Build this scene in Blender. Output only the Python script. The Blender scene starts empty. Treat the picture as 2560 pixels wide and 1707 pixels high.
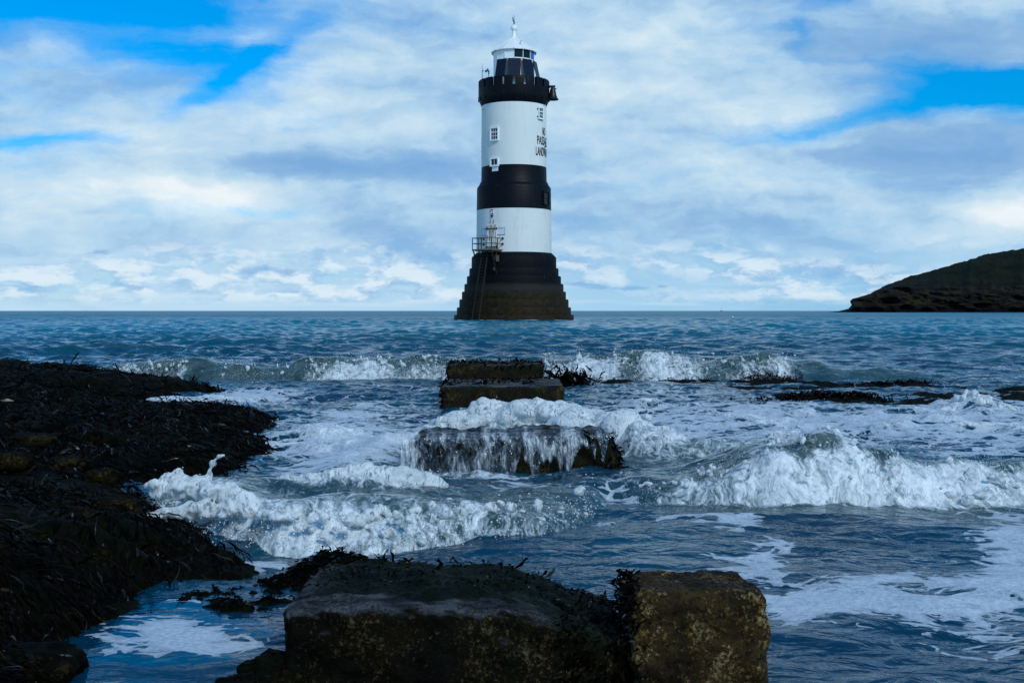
import bpy, math, random
import numpy as np
from mathutils import Vector, Matrix

random.seed(7)
RNG = np.random.default_rng(11)
R = math.radians
scene = bpy.context.scene
COL = scene.collection

# ------------------------------------------------------------------ camera
CAM_H = 0.95
FPX = 2844.0                       # focal length in photo pixels (2560 wide) = 40 mm
cam_d = bpy.data.cameras.new('camera')
cam_d.lens = 40.0
cam_d.sensor_width = 36.0
cam_d.clip_start = 0.05
cam_d.clip_end = 60000.0
cam = bpy.data.objects.new('camera', cam_d)
COL.objects.link(cam)
cam.location = (0, 0, CAM_H)
cam.rotation_euler = (R(90.0 - 1.54), 0, 0)
scene.camera = cam

# ------------------------------------------------------------------ render / exposure
scene.render.engine = 'CYCLES'
scene.view_settings.view_transform = 'Standard'
scene.view_settings.look = 'None'
scene.view_settings.exposure = 0.0
scene.view_settings.gamma = 1.0
scene.cycles.use_denoising = True
try:
    scene.cycles.denoiser = 'OPENIMAGEDENOISE'
except Exception:
    pass
scene.cycles.max_bounces = 6
scene.cycles.diffuse_bounces = 2
scene.cycles.glossy_bounces = 3
scene.cycles.transparent_max_bounces = 8
scene.cycles.sample_clamp_indirect = 4.0
scene.cycles.caustics_reflective = False
scene.cycles.caustics_refractive = False

# ------------------------------------------------------------------ sun
SUN_EL, SUN_AZ = R(38.0), R(148.0)          # azimuth clockwise from +Y (the view direction)
sun_d = bpy.data.lights.new('sun', 'SUN')
sun_d.energy = 2.0
sun_d.angle = R(12.0)
sun_d.color = (1.0, 0.96, 0.88)
sun = bpy.data.objects.new('sun', sun_d)
COL.objects.link(sun)
to_sun = Vector((math.sin(SUN_AZ) * math.cos(SUN_EL), math.cos(SUN_AZ) * math.cos(SUN_EL), math.sin(SUN_EL)))
sun.rotation_euler = (-to_sun).to_track_quat('-Z', 'Y').to_euler()


# ------------------------------------------------------------------ node helpers
class NT:
    def __init__(self, tree):
        self.t = tree
        self.n = tree.nodes
        self.l = tree.links

    def node(self, typ, **kw):
        nd = self.n.new(typ)
        for k, v in kw.items():
            setattr(nd, k, v)
        return nd

    def put(self, sock, v):
        if isinstance(v, bpy.types.NodeSocket):
            self.l.new(v, sock)
        elif v is not None:
            if hasattr(sock.default_value, '__len__') and not hasattr(v, '__len__'):
                sock.default_value = [v] * len(sock.default_value)
            elif hasattr(sock.default_value, '__len__') and len(sock.default_value) == 4 and len(v) == 3:
                sock.default_value = (*v, 1.0)
            else:
                sock.default_value = v

    def m(self, op, a, b=None, c=None, clamp=False):
        nd = self.node('ShaderNodeMath', operation=op, use_clamp=clamp)
        self.put(nd.inputs[0], a)
        if b is not None:
            self.put(nd.inputs[1], b)
        if c is not None:
            self.put(nd.inputs[2], c)
        return nd.outputs[0]

    def v(self, op, a, b=None, scale=None):
        nd = self.node('ShaderNodeVectorMath', operation=op)
        self.put(nd.inputs[0], a)
        if b is not None:
            self.put(nd.inputs[1], b)
        if scale is not None:
            self.put(nd.inputs['Scale'], scale)
        return nd.outputs['Value'] if op in ('LENGTH', 'DOT_PRODUCT', 'DISTANCE') else nd.outputs[0]

    def ss(self, x, lo, hi, a=0.0, b=1.0):
        nd = self.node('ShaderNodeMapRange', interpolation_type='SMOOTHSTEP')
        for s, val in zip(nd.inputs[:5], (x, lo, hi, a, b)):
            self.put(s, val)
        return nd.outputs[0]

    def mix(self, f, a, b, blend='MIX'):
        nd = self.node('ShaderNodeMix', data_type='RGBA', blend_type=blend)
        self.put(nd.inputs[0], f)
        self.put(nd.inputs[6], a)
        self.put(nd.inputs[7], b)
        return nd.outputs[2]

    def xyz(self, x, y, z=0.0):
        nd = self.node('ShaderNodeCombineXYZ')
        for s, val in zip(nd.inputs, (x, y, z)):
            self.put(s, val)
        return nd.outputs[0]

    def sep(self, v):
        nd = self.node('ShaderNodeSeparateXYZ')
        self.put(nd.inputs[0], v)
        return nd.outputs

    def noise(self, vec, scale=1.0, detail=4.0, rough=0.5, dist=0.0, color=False):
        nd = self.node('ShaderNodeTexNoise')
        if vec is not None:
            self.put(nd.inputs['Vector'], vec)
        self.put(nd.inputs['Scale'], scale)
        self.put(nd.inputs['Detail'], detail)
        self.put(nd.inputs['Roughness'], rough)
        self.put(nd.inputs['Distortion'], dist)
        return nd.outputs['Color'] if color else nd.outputs[0]

    def voro(self, vec, scale=1.0, feature='F1', smooth=None, rand=1.0):
        nd = self.node('ShaderNodeTexVoronoi', feature=feature)
        if vec is not None:
            self.put(nd.inputs['Vector'], vec)
        self.put(nd.inputs['Scale'], scale)
        self.put(nd.inputs['Randomness'], rand)
        return nd

    def attr(self, name):
        return self.node('ShaderNodeAttribute', attribute_name=name).outputs['Fac']

    def bump(self, h, strength=0.3, dist=0.01, normal=None):
        nd = self.node('ShaderNodeBump')
        self.put(nd.inputs['Strength'], strength)
        self.put(nd.inputs['Distance'], dist)
        self.put(nd.inputs['Height'], h)
        if normal is not None:
            self.put(nd.inputs['Normal'], normal)
        return nd.outputs[0]

    def bsdf(self, color, rough=0.5, spec=0.5, normal=None, metallic=0.0, ior=1.45):
        nd = self.node('ShaderNodeBsdfPrincipled')
        self.put(nd.inputs['Base Color'], color)
        self.put(nd.inputs['Roughness'], rough)
        self.put(nd.inputs['Specular IOR Level'], spec)
        self.put(nd.inputs['Metallic'], metallic)
        self.put(nd.inputs['IOR'], ior)
        if normal is not None:
            self.put(nd.inputs['Normal'], normal)
        return nd.outputs[0]

    def mixs(self, f, a, b):
        nd = self.node('ShaderNodeMixShader')
        self.put(nd.inputs[0], f)
        self.l.new(a, nd.inputs[1])
        self.l.new(b, nd.inputs[2])
        return nd.outputs[0]

    def out(self, s):
        self.l.new(s, self.node('ShaderNodeOutputMaterial').outputs[0] if False else self.node('ShaderNodeOutputMaterial').inputs[0])


def new_mat(name):
    m = bpy.data.materials.new(name)
    m.use_nodes = True
    m.node_tree.nodes.clear()
    return m, NT(m.node_tree)


# ------------------------------------------------------------------ world: blue sky with broken cloud
def build_world():
    w = bpy.data.worlds.new('World')
    scene.world = w
    w.use_nodes = True
    w.node_tree.nodes.clear()
    t = NT(w.node_tree)
    sky = t.node('ShaderNodeTexSky', sky_type='NISHITA')
    sky.sun_disc = False
    sky.sun_elevation = SUN_EL
    sky.sun_rotation = SUN_AZ
    d = t.node('ShaderNodeTexCoord').outputs['Generated']
    x, y, z = t.sep(d)
    az = t.m('ARCTAN2', x, y)
    el = t.m('ARCSINE', z)
    X = t.m('MULTIPLY', az, 2.9)
    Y = t.m('DIVIDE', t.m('MULTIPLY', el, 2.844), t.m('MAXIMUM', t.m('COSINE', az), 0.6))
    P0 = t.xyz(X, Y, 0.0)
    wn = t.noise(t.v('MULTIPLY', P0, (1.0, 1.7, 1.0)), 2.6, 8.0, 0.62, color=True)
    wv = t.v('MULTIPLY', t.v('SUBTRACT', wn, (0.5, 0.5, 0.5)), (0.26, 0.12, 0.0))
    P = t.v('ADD', P0, wv)
    px, py, _ = t.sep(P)

    def gauss(cx, cy, rx, ry, amp, rot=0.0):
        dx = t.m('SUBTRACT', px, cx)
        dy = t.m('SUBTRACT', py, cy)
        if rot:
            c, s = math.cos(rot), math.sin(rot)
            dx, dy = (t.m('ADD', t.m('MULTIPLY', dx, c), t.m('MULTIPLY', dy, s)),
                      t.m('SUBTRACT', t.m('MULTIPLY', dy, c), t.m('MULTIPLY', dx, s)))
        a = t.m('POWER', t.m('ABSOLUTE', t.m('DIVIDE', dx, rx)), 2.0)
        b = t.m('POWER', t.m('ABSOLUTE', t.m('DIVIDE', dy, ry)), 2.0)
        return t.m('MULTIPLY', t.m('POWER', 2.718, t.m('MULTIPLY', t.m('ADD', a, b), -1.0)), amp)

    def total(items):
        s = None
        for it in items:
            g = gauss(*it)
            s = g if s is None else t.m('ADD', s, g)
        return s

    # clear-sky windows between the clouds
    holes = total([(-1.12, 0.775, 0.54, 0.105, 1.9), (-0.95, 0.56, 0.45, 0.13, 0.42), (-0.72, 0.63, 0.20, 0.06, 0.45), (-0.70, 0.575, 0.22, 0.028, 0.62, 0.55),
                   (1.16, 0.535, 0.24, 0.075, 1.7), (0.82, 0.465, 0.28, 0.032, 0.9, 0.2), (0.76, 0.80, 0.07, 0.06, 0.8),
                   (1.34, 0.72, 0.30, 0.05, 0.55), (0.72, 0.68, 0.03, 0.06, 0.45), (-1.05, 0.43, 0.12, 0.02, 0.5), (-0.33, 0.71, 0.10, 0.04, 0.35),
                   (1.27, 0.21, 0.05, 0.02, 0.75), (-0.48, 0.70, 0.10, 0.05, 0.35), (0.10, 0.72, 0.25, 0.03, 0.3), (0.95, 0.62, 0.12, 0.05, 0.4), (-0.62, 0.245, 0.18, 0.02, 0.45), (-1.2, 0.42, 0.10, 0.02, 0.6), (0.45, 0.34, 0.25, 0.04, 0.25)])
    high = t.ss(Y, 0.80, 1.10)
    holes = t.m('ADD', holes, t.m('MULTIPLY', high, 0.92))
    n1 = t.noise(t.v('MULTIPLY', P, (2.2, 5.0, 1.0)), 1.0, 10.0, 0.60)
    n1c = t.m('SUBTRACT', n1, 0.5)
    wis = t.noise(t.v('ADD', t.v('MULTIPLY', P, (1.5, 9.0, 1.0)), (2.0, 6.0, 0.0)), 1.0, 9.0, 0.62, 0.6)
    cov_n = t.m('ADD', t.m('MULTIPLY', n1c, 1.7), t.m('MULTIPLY', t.m('SUBTRACT', wis, 0.5), 1.5))
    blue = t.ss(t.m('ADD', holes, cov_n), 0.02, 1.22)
    # light and shade inside the cloud deck
    n2 = t.noise(t.v('ADD', t.v('MULTIPLY', P, (1.25, 3.0, 1.0)), (4.3, 1.7, 0.0)), 1.0, 7.0, 0.55)
    n3 = t.noise(t.v('ADD', t.v('MULTIPLY', P, (3.2, 8.5, 1.0)), (9.3, 5.7, 0.0)), 1.0, 6.0, 0.55)
    lit = t.m('ADD', t.m('MULTIPLY', t.m('SUBTRACT', n2, 0.5), 2.3), t.m('MULTIPLY', t.m('SUBTRACT', n3, 0.5), 1.3))
    lit = t.m('ADD', lit, total([(-0.36, 0.355, 0.34, 0.045, -0.75), (-0.26, 0.175, 0.16, 0.022, -0.5), (0.28, 0.075, 0.3, 0.015, -0.5), (-0.75, 0.28, 0.60, 0.07, 0.55), (0.22, 0.36, 0.22, 0.08, -0.40),
                                 (0.55, 0.45, 0.35, 0.10, 0.30), (0.25, 0.60, 0.40, 0.10, 0.30), (1.22, 0.235, 0.16, 0.05, 0.85),
                                 (0.85, 0.11, 0.12, 0.05, -0.5), (1.15, 0.40, 0.35, 0.05, -0.75), (0.55, 0.22, 0.5, 0.06, -0.28),
                                 (1.1, 0.66, 0.4, 0.06, -0.4), (-0.95, 0.40, 0.3, 0.10, 0.25), (-1.1, 0.58, 0.3, 0.05, -0.15)]))
    # relief: cloud heads catch light from the upper right, their undersides are shaded
    for sc_, amt_, off_ in (((2.8, 6.4, 1.0), 2.0, (0.12, 0.28, 0.0)), ((8.0, 17.0, 1.0), 0.6, (0.12, 0.26, 0.0))):
        pr = t.v('MULTIPLY', P, sc_)
        rl = t.m('SUBTRACT', t.noise(pr, 1.0, 8.0, 0.56), t.noise(t.v('ADD', pr, off_), 1.0, 8.0, 0.56))
        lit = t.m('ADD', lit, t.m('MULTIPLY', rl, amt_))
    ramp = t.node('ShaderNodeValToRGB')
    t.put(ramp.inputs[0], t.m('ADD', t.m('MULTIPLY', lit, 0.5), 0.50))
    e = ramp.color_ramp.elements
    e[0].position, e[0].color = 0.0, (0.20, 0.41, 0.72, 1)
    e[1].position, e[1].color = 1.0, (0.84, 0.91, 0.95, 1)
    for p_, c_ in ((0.28, (0.27, 0.48, 0.75, 1)), (0.5, (0.42, 0.635, 0.84, 1)), (0.75, (0.60, 0.77, 0.89, 1))):
        q = e.new(p_)
        q.color = c_
    deck = ramp.outputs[0]
    # low cumulus near the horizon: bright heads over blue-grey feet
    q = t.v('MULTIPLY', P0, (9.0, 20.0, 1.0))
    wq = t.v('MULTIPLY', t.v('SUBTRACT', t.noise(q, 1.6, 5.0, 0.6, color=True), (0.5, 0.5, 0.5)), (0.9, 0.6, 0.0))
    q = t.v('ADD', q, wq)
    c1 = t.noise(q, 1.0, 8.0, 0.58)
    c2 = t.noise(t.v('ADD', q, (0.12, 0.50, 0.0)), 1.0, 8.0, 0.58)
    puff = t.ss(c1, 0.36, 0.58)
    puff_lit = t.ss(t.m('SUBTRACT', c1, c2), -0.12, 0.10)
    pufc = t.mix(puff_lit, (0.26, 0.49, 0.78), (0.76, 0.87, 0.95))
    band = t.m('MULTIPLY', t.ss(Y, 0.008, 0.04), t.m('MULTIPLY', t.ss(Y, 0.22, 0.10), t.ss(t.noise(t.v('MULTIPLY', P0, (2.0, 5.0, 1.0)), 1.0, 3.0), 0.34, 0.55)))
    hz = t.mix(t.ss(X, -1.2, 1.0), (0.50, 0.72, 0.89), (0.33, 0.60, 0.84))
    low = t.mix(t.ss(Y, 0.03, 0.26), hz, deck)
    low = t.mix(t.m('MULTIPLY', t.m('MULTIPLY', puff, band), 0.82), low, pufc)
    dk = total([(-0.27, 0.165, 0.05, 0.035, 1.0), (-0.19, 0.125, 0.06, 0.03, 0.9), (-0.60, 0.10, 0.10, 0.022, 0.9), (0.80, 0.10, 0.12, 0.03, 0.7), (0.22, 0.062, 0.22, 0.010, 0.9), (-1.05, 0.155, 0.05, 0.012, 0.6)])
    dkm = t.ss(t.m('ADD', dk, t.m('MULTIPLY', t.m('SUBTRACT', t.noise(q, 1.2, 7.0, 0.6), 0.5), 2.2)), 0.35, 0.95)
    low = t.mix(t.m('MULTIPLY', dkm, t.m('MULTIPLY', 0.92, t.ss(dk, 0.05, 0.4))), low, (0.24, 0.47, 0.77))
    thin = t.ss(t.noise(t.v('MULTIPLY', P0, (2.6, 46.0, 1.0)), 1.0, 5.0, 0.55), 0.47, 0.66)
    low = t.mix(t.m('MULTIPLY', t.m('MULTIPLY', thin, t.ss(Y, 0.0, 0.02)), t.ss(Y, 0.10, 0.03, 0.0, 0.55)), low, (0.62, 0.79, 0.91))
    # clear sky: the Sky Texture, deepened the way the photograph's processing deepens it
    clear = t.mix(1.0, sky.outputs[0], (0.0, 0.84, 1.55), 'MULTIPLY')
    cl10 = t.v('SCALE', low, scale=10.0)
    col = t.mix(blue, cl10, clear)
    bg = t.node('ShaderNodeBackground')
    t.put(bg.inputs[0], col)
    bg.inputs[1].default_value = 0.1
    o = t.node('ShaderNodeOutputWorld')
    t.l.new(bg.outputs[0], o.inputs[0])


build_world()


# ------------------------------------------------------------------ tagging / linking
def tag(o, label=None, cat=None, group=None, kind=None):
    for k, v in (('label', label), ('category', cat), ('group', group), ('kind', kind)):
        if v:
            o[k] = v
    return o


def empty(name, loc=(0, 0, 0), rz=0.0):
    o = bpy.data.objects.new(name, None)
    COL.objects.link(o)
    o.location = loc
    o.rotation_euler = (0, 0, rz)
    return o


def np_mesh(name, verts, faces, mat=None, parent=None, smooth=True, attrs=None):
    """verts (n,3), faces (m,k) with one k."""
    me = bpy.data.meshes.new(name)
    verts = np.asarray(verts, dtype=np.float32)
    faces = np.asarray(faces, dtype=np.int32)
    m, k = faces.shape
    me.vertices.add(len(verts))
    me.vertices.foreach_set('co', verts.ravel())
    me.loops.add(m * k)
    me.loops.foreach_set('vertex_index', faces.ravel())
    me.polygons.add(m)
    me.polygons.foreach_set('loop_start', np.arange(0, m * k, k, dtype=np.int32))
    me.polygons.foreach_set('loop_total', np.full(m, k, dtype=np.int32))
    if smooth:
        me.polygons.foreach_set('use_smooth', np.ones(m, dtype=bool))
    for an, av in (attrs or {}).items():
        a = me.attributes.new(an, 'FLOAT', 'POINT')
        a.data.foreach_set('value', np.asarray(av, dtype=np.float32).ravel())
    me.update(calc_edges=True)
    me.validate()
    o = bpy.data.objects.new(name, me)
    COL.objects.link(o)
    if mat:
        me.materials.append(mat)
    if parent:
        o.parent = parent
    return o


def grid_faces(nr, nc, wrap=False):
    i = np.arange(nr - 1)[:, None]
    j = np.arange(nc if wrap else nc - 1)[None, :]
    j2 = (j + 1) % nc
    return np.stack([i * nc + j + 0 * i, i * nc + j2, (i + 1) * nc + j2, (i + 1) * nc + j], -1).reshape(-1, 4)


class MB:
    """collects shapes and links them as one mesh"""
    def __init__(self):
        self.v, self.f, self.sm = [], [], []

    def add(self, vs, fs, smooth=False):
        b = len(self.v)
        self.v += [tuple(p) for p in vs]
        self.f += [tuple(i + b for i in f) for f in fs]
        self.sm += [smooth] * len(fs)

    def box(self, c, size, M=None, bev=0.0):
        hx, hy, hz = [s / 2 for s in size]
        b = min(bev, hx * .9, hy * .9, hz * .9)
        vs, fs = [], []
        if b <= 0:
            vs = [Vector((sx * hx, sy * hy, sz * hz)) for sz in (-1, 1) for sy in (-1, 1) for sx in (-1, 1)]
            fs = [(0, 2, 3, 1), (4, 5, 7, 6), (0, 1, 5, 4), (2, 6, 7, 3), (0, 4, 6, 2), (1, 3, 7, 5)]
        else:
            ring = lambda ax, ay, zz: [Vector(p) for p in ((-ax + b, -ay, zz), (ax - b, -ay, zz), (ax, -ay + b, zz), (ax, ay - b, zz), (ax - b, ay, zz), (-ax + b, ay, zz), (-ax, ay - b, zz), (-ax, -ay + b, zz))]
            inner = lambda zz: [Vector(p) for p in ((-hx + b, -hy + b, zz), (hx - b, -hy + b, zz), (hx - b, -hy + b, zz), (hx - b, hy - b, zz), (hx - b, hy - b, zz), (-hx + b, hy - b, zz), (-hx + b, hy - b, zz), (-hx + b, -hy + b, zz))]
            rows = [inner(-hz), ring(hx, hy, -hz + b), ring(hx, hy, hz - b), inner(hz)]
            vs = [p for r in rows for p in r]
            for r in range(3):
                for k in range(8):
                    fs.append((r * 8 + k, r * 8 + (k + 1) % 8, (r + 1) * 8 + (k + 1) % 8, (r + 1) * 8 + k))
            fs.append((0, 7, 5, 3, 1)[:0] or (7, 5, 3, 1))
            fs.append((24 + 1, 24 + 3, 24 + 5, 24 + 7))
        M = M or Matrix.Identity(4)
        c = Vector(c)
        self.add([M @ (p + c) for p in vs], fs)
        return self

    def tube(self, pts, rad, n=8, M=None, cap=True):
        pts = [Vector(p) for p in pts]
        rs = rad if hasattr(rad, '__len__') else [rad] * len(pts)
        vs, fs = [], []
        for i, p in enumerate(pts):
            d = (pts[min(i + 1, len(pts) - 1)] - pts[max(i - 1, 0)]).normalized()
            a = d.orthogonal().normalized() if i == 0 else (prev - d * prev.dot(d)).normalized()
            prev = a
            b = d.cross(a)
            vs += [p + (a * math.cos(2 * math.pi * k / n) + b * math.sin(2 * math.pi * k / n)) * rs[i] for k in range(n)]
        for i in range(len(pts) - 1):
            for k in range(n):
                fs.append((i * n + k, i * n + (k + 1) % n, (i + 1) * n + (k + 1) % n, (i + 1) * n + k))
        if cap:
            fs.append(tuple(range(n - 1, -1, -1)))
            fs.append(tuple((len(pts) - 1) * n + k for k in range(n)))
        if M:
            vs = [M @ p for p in vs]
        self.add(vs, fs, True)
        return self

    def lathe(self, prof, n=48, a0=0.0, a1=2 * math.pi, c=(0, 0, 0), smooth=True):
        full = abs(a1 - a0 - 2 * math.pi) < 1e-6
        k = n if full else n + 1
        vs, fs = [], []
        for r, z in prof:
            for j in range(k):
                a = a0 + (a1 - a0) * j / n
                vs.append((c[0] + r * math.sin(a), c[1] - r * math.cos(a), c[2] + z))
        for i in range(len(prof) - 1):
            for j in range(n):
                j2 = (j + 1) % k
                fs.append((i * k + j, i * k + j2, (i + 1) * k + j2, (i + 1) * k + j))
        self.add(vs, fs, smooth)
        return self

    def build(self, name, mat, parent=None):
        me = bpy.data.meshes.new(name)
        me.from_pydata(self.v, [], self.f)
        me.polygons.foreach_set('use_smooth', self.sm)
        if any(self.sm):
            try:
                me.set_sharp_from_angle(angle=R(38))
            except Exception:
                pass
        me.update()
        me.materials.append(mat)
        o = bpy.data.objects.new(name, me)
        COL.objects.link(o)
        if parent:
            o.parent = parent
        return o


# ------------------------------------------------------------------ noise on arrays
_PERM = np.random.default_rng(3).permutation(256).astype(np.int32)
_PERM = np.concatenate([_PERM, _PERM, _PERM])
_GA = np.random.default_rng(5).uniform(0, 2 * np.pi, 256)
_GX, _GY = np.cos(_GA).astype(np.float32), np.sin(_GA).astype(np.float32)
_G3 = np.random.default_rng(6).normal(size=(256, 3))
_G3 = (_G3 / np.linalg.norm(_G3, axis=1, keepdims=True)).astype(np.float32)


def pn2(x, y, seed=0):
    x = np.asarray(x, np.float32) + seed * 17.31
    y = np.asarray(y, np.float32) + seed * 9.73
    xi, yi = np.floor(x).astype(np.int32), np.floor(y).astype(np.int32)
    xf, yf = x - xi, y - yi
    xi &= 255
    yi &= 255
    u = xf * xf * xf * (xf * (xf * 6 - 15) + 10)
    v = yf * yf * yf * (yf * (yf * 6 - 15) + 10)

    def g(dx, dy):
        h = _PERM[_PERM[(xi + dx) & 255] + ((yi + dy) & 255)]
        return _GX[h] * (xf - dx) + _GY[h] * (yf - dy)
    a = g(0, 0) * (1 - u) + g(1, 0) * u
    b = g(0, 1) * (1 - u) + g(1, 1) * u
    return (a * (1 - v) + b * v) * 1.41


def fbm2(x, y, oct=4, seed=0, gain=0.5, mode=None):
    s, a, t = 0.0, 1.0, 0.0
    for o in range(oct):
        n = pn2(x * (2.03 ** o), y * (2.03 ** o), seed + o)
        if mode == 'billow':
            n = 1 - np.abs(n) * 2
        elif mode == 'abs':
            n = np.abs(n) * 2
        s = s + n * a
        t += a
        a *= gain
    return s / t


def pn3(p, seed=0):
    p = np.asarray(p, np.float32) + np.float32(seed * 13.37)
    i = np.floor(p).astype(np.int32)
    f = p - i
    i &= 255
    w = f * f * f * (f * (f * 6 - 15) + 10)
    out = 0.0
    for dx in (0, 1):
        for dy in (0, 1):
            for dz in (0, 1):
                h = _PERM[_PERM[_PERM[(i[:, 0] + dx) & 255] + ((i[:, 1] + dy) & 255)] + ((i[:, 2] + dz) & 255)]
                g = _G3[h]
                dot = g[:, 0] * (f[:, 0] - dx) + g[:, 1] * (f[:, 1] - dy) + g[:, 2] * (f[:, 2] - dz)
                wt = (w[:, 0] if dx else 1 - w[:, 0]) * (w[:, 1] if dy else 1 - w[:, 1]) * (w[:, 2] if dz else 1 - w[:, 2])
                out = out + dot * wt
    return out * 1.5


def fbm3(p, oct=4, seed=0, gain=0.5):
    s, a, t = 0.0, 1.0, 0.0
    for o in range(oct):
        s = s + pn3(p * (2.03 ** o), seed + o) * a
        t += a
        a *= gain
    return s / t


def sst(x, lo, hi):
    t = np.clip((x - lo) / (hi - lo), 0, 1)
    return t * t * (3 - 2 * t)


def at(px, py, z=0.0):
    """photo pixel -> point on the level z (only for authoring plan positions)"""
    y = (CAM_H - z) * FPX / (py - 777.0)
    return ((px - 1280.0) * y / FPX, y)


# ------------------------------------------------------------------ materials
def mat_water():
    m, t = new_mat('sea_water')
    pos = t.node('ShaderNodeNewGeometry').outputs['Position']
    x, y, z = t.sep(pos)
    foam, thick, turb_lit = t.attr('foam'), t.attr('thick'), t.attr('turb_lit')
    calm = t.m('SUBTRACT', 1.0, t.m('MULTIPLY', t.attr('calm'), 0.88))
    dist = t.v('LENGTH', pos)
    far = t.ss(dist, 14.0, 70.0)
    p2 = t.xyz(x, y, t.m('MULTIPLY', z, 1.2))
    wn = t.v('SUBTRACT', t.noise(p2, 1.7, 3.0, 0.55, color=True), (0.5, 0.5, 0.5))
    pw = t.v('ADD', p2, t.v('SCALE', wn, scale=0.55))
    pw = t.v('MULTIPLY', pw, (0.8, 1.25, 1.0))
    na = t.noise(pw, 1.9, 6.0, 0.62)
    nb = t.noise(pw, 9.0, 5.0, 0.62)
    ve = t.voro(pw, 4.2, 'DISTANCE_TO_EDGE').outputs[0]
    ve2 = t.voro(pw, 11.0, 'DISTANCE_TO_EDGE').outputs[0]
    web = t.m('ADD', t.ss(ve, 0.16, 0.0, 0.0, 0.6), t.ss(ve2, 0.20, 0.0, 0.0, 0.4))
    cov = t.m('ADD', t.m('MULTIPLY', t.m('SUBTRACT', na, 0.5), 1.7), t.m('MULTIPLY', t.m('SUBTRACT', nb, 0.5), 0.7))
    cov = t.m('ADD', cov, t.m('MULTIPLY', t.m('SUBTRACT', web, 0.35), 0.62))
    val = t.m('ADD', t.m('ADD', t.m('MULTIPLY', foam, 1.45), t.m('MULTIPLY', cov, 1.05)), -0.68)
    hole = t.ss(t.noise(t.v('ADD', pw, (7.0, 3.0, 0.0)), 2.6, 4.0, 0.55), 0.60, 0.66)
    val = t.m('SUBTRACT', val, t.m('MULTIPLY', hole, 0.9))
    bv = t.voro(pw, 26.0).outputs['Distance']
    dots = t.m('MULTIPLY', t.ss(bv, 0.36, 0.22), t.ss(val, 0.34, 0.06))
    val = t.m('SUBTRACT', val, t.m('MULTIPLY', dots, 0.5))
    mask = t.ss(val, -0.01, 0.05)
    # thin foam lets the water show; thick foam is opaque; bubbles break both up
    bub = t.ss(t.noise(p2, 55.0, 3.0, 0.6), 0.36, 0.62)
    op = t.m('MULTIPLY', mask, t.m('ADD', t.m('MULTIPLY', bub, 0.25), t.m('ADD', 0.42, t.m('MULTIPLY', t.ss(val, 0.0, 0.6), 0.26))), clamp=True)
    sw = t.v('SCALE', t.v('SUBTRACT', t.noise(pos, 4.5, 3.0, 0.5, color=True), (0.5, 0.5, 0.5)), scale=0.22)
    fq = t.v('ADD', t.v('MULTIPLY', pos, (1.0, 0.55, 0.60)), sw)
    nt = t.noise(fq, 15.0, 8.0, 0.70, 0.35)
    nf = t.noise(t.v('MULTIPLY', fq, (1.0, 0.5, 0.45)), 55.0, 5.0, 0.65, 0.5)
    nmix = t.m('ADD', t.m('MULTIPLY', t.m('SUBTRACT', nt, 0.5), 1.9), t.m('MULTIPLY', t.m('SUBTRACT', nf, 0.5), 1.2))
    tk = t.ss(t.m('ADD', thick, nmix), 0.30, 1.02)
    fac = t.m('MAXIMUM', op, t.m('MULTIPLY', tk, 0.95))
    # body of the water
    deep = t.mix(t.ss(t.noise(p2, 0.6, 3.0), 0.35, 0.7), (0.0002, 0.030, 0.064), (0.0004, 0.056, 0.092))
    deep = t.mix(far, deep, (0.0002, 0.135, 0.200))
    green = t.mix(t.ss(t.noise(p2, 5.0, 4.0, 0.6), 0.3, 0.7), (0.018, 0.050, 0.048), (0.085, 0.130, 0.115))
    body = t.mix(turb_lit, deep, green)  # green: turbid water, and light through thin crests put into the colour
    rip = t.noise(t.v('MULTIPLY', p2, (1.0, 1.35, 1.0)), 5.5, 3.0, 0.5, 0.9)
    rip2 = t.noise(p2, 22.0, 2.0, 0.5, 0.5)
    h = t.m('ADD', rip, t.m('MULTIPLY', rip2, 0.16))
    nrm = t.bump(h, t.m('MULTIPLY', t.m('MULTIPLY', t.m('SUBTRACT', 1.0, far), calm), t.ss(t.noise(p2, 0.9, 3.0, 0.5), 0.25, 0.75, 0.35, 1.0)), 0.040)
    vfar = t.ss(dist, 40.0, 220.0)
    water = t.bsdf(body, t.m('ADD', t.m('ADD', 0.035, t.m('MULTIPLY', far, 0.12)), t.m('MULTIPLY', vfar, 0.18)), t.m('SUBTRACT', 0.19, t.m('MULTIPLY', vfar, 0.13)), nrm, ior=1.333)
    fh = t.m('ADD', t.m('ADD', t.m('MULTIPLY', nt, 0.9), t.m('MULTIPLY', nf, 0.35)), t.m('ADD', t.m('MULTIPLY', bub, 0.12), t.m('MULTIPLY', mask, 0.35)))
    fn = t.bump(fh, 0.40, 0.022)
    fcol = t.mix(t.ss(nmix, -0.45, 0.35), (0.34, 0.43, 0.46), (0.82, 0.85, 0.86))
    fcol = t.mix(tk, (0.56, 0.64, 0.70), fcol)
    fo = t.bsdf(fcol, 0.62, 0.35, fn)
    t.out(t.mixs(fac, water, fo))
    return m


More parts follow.
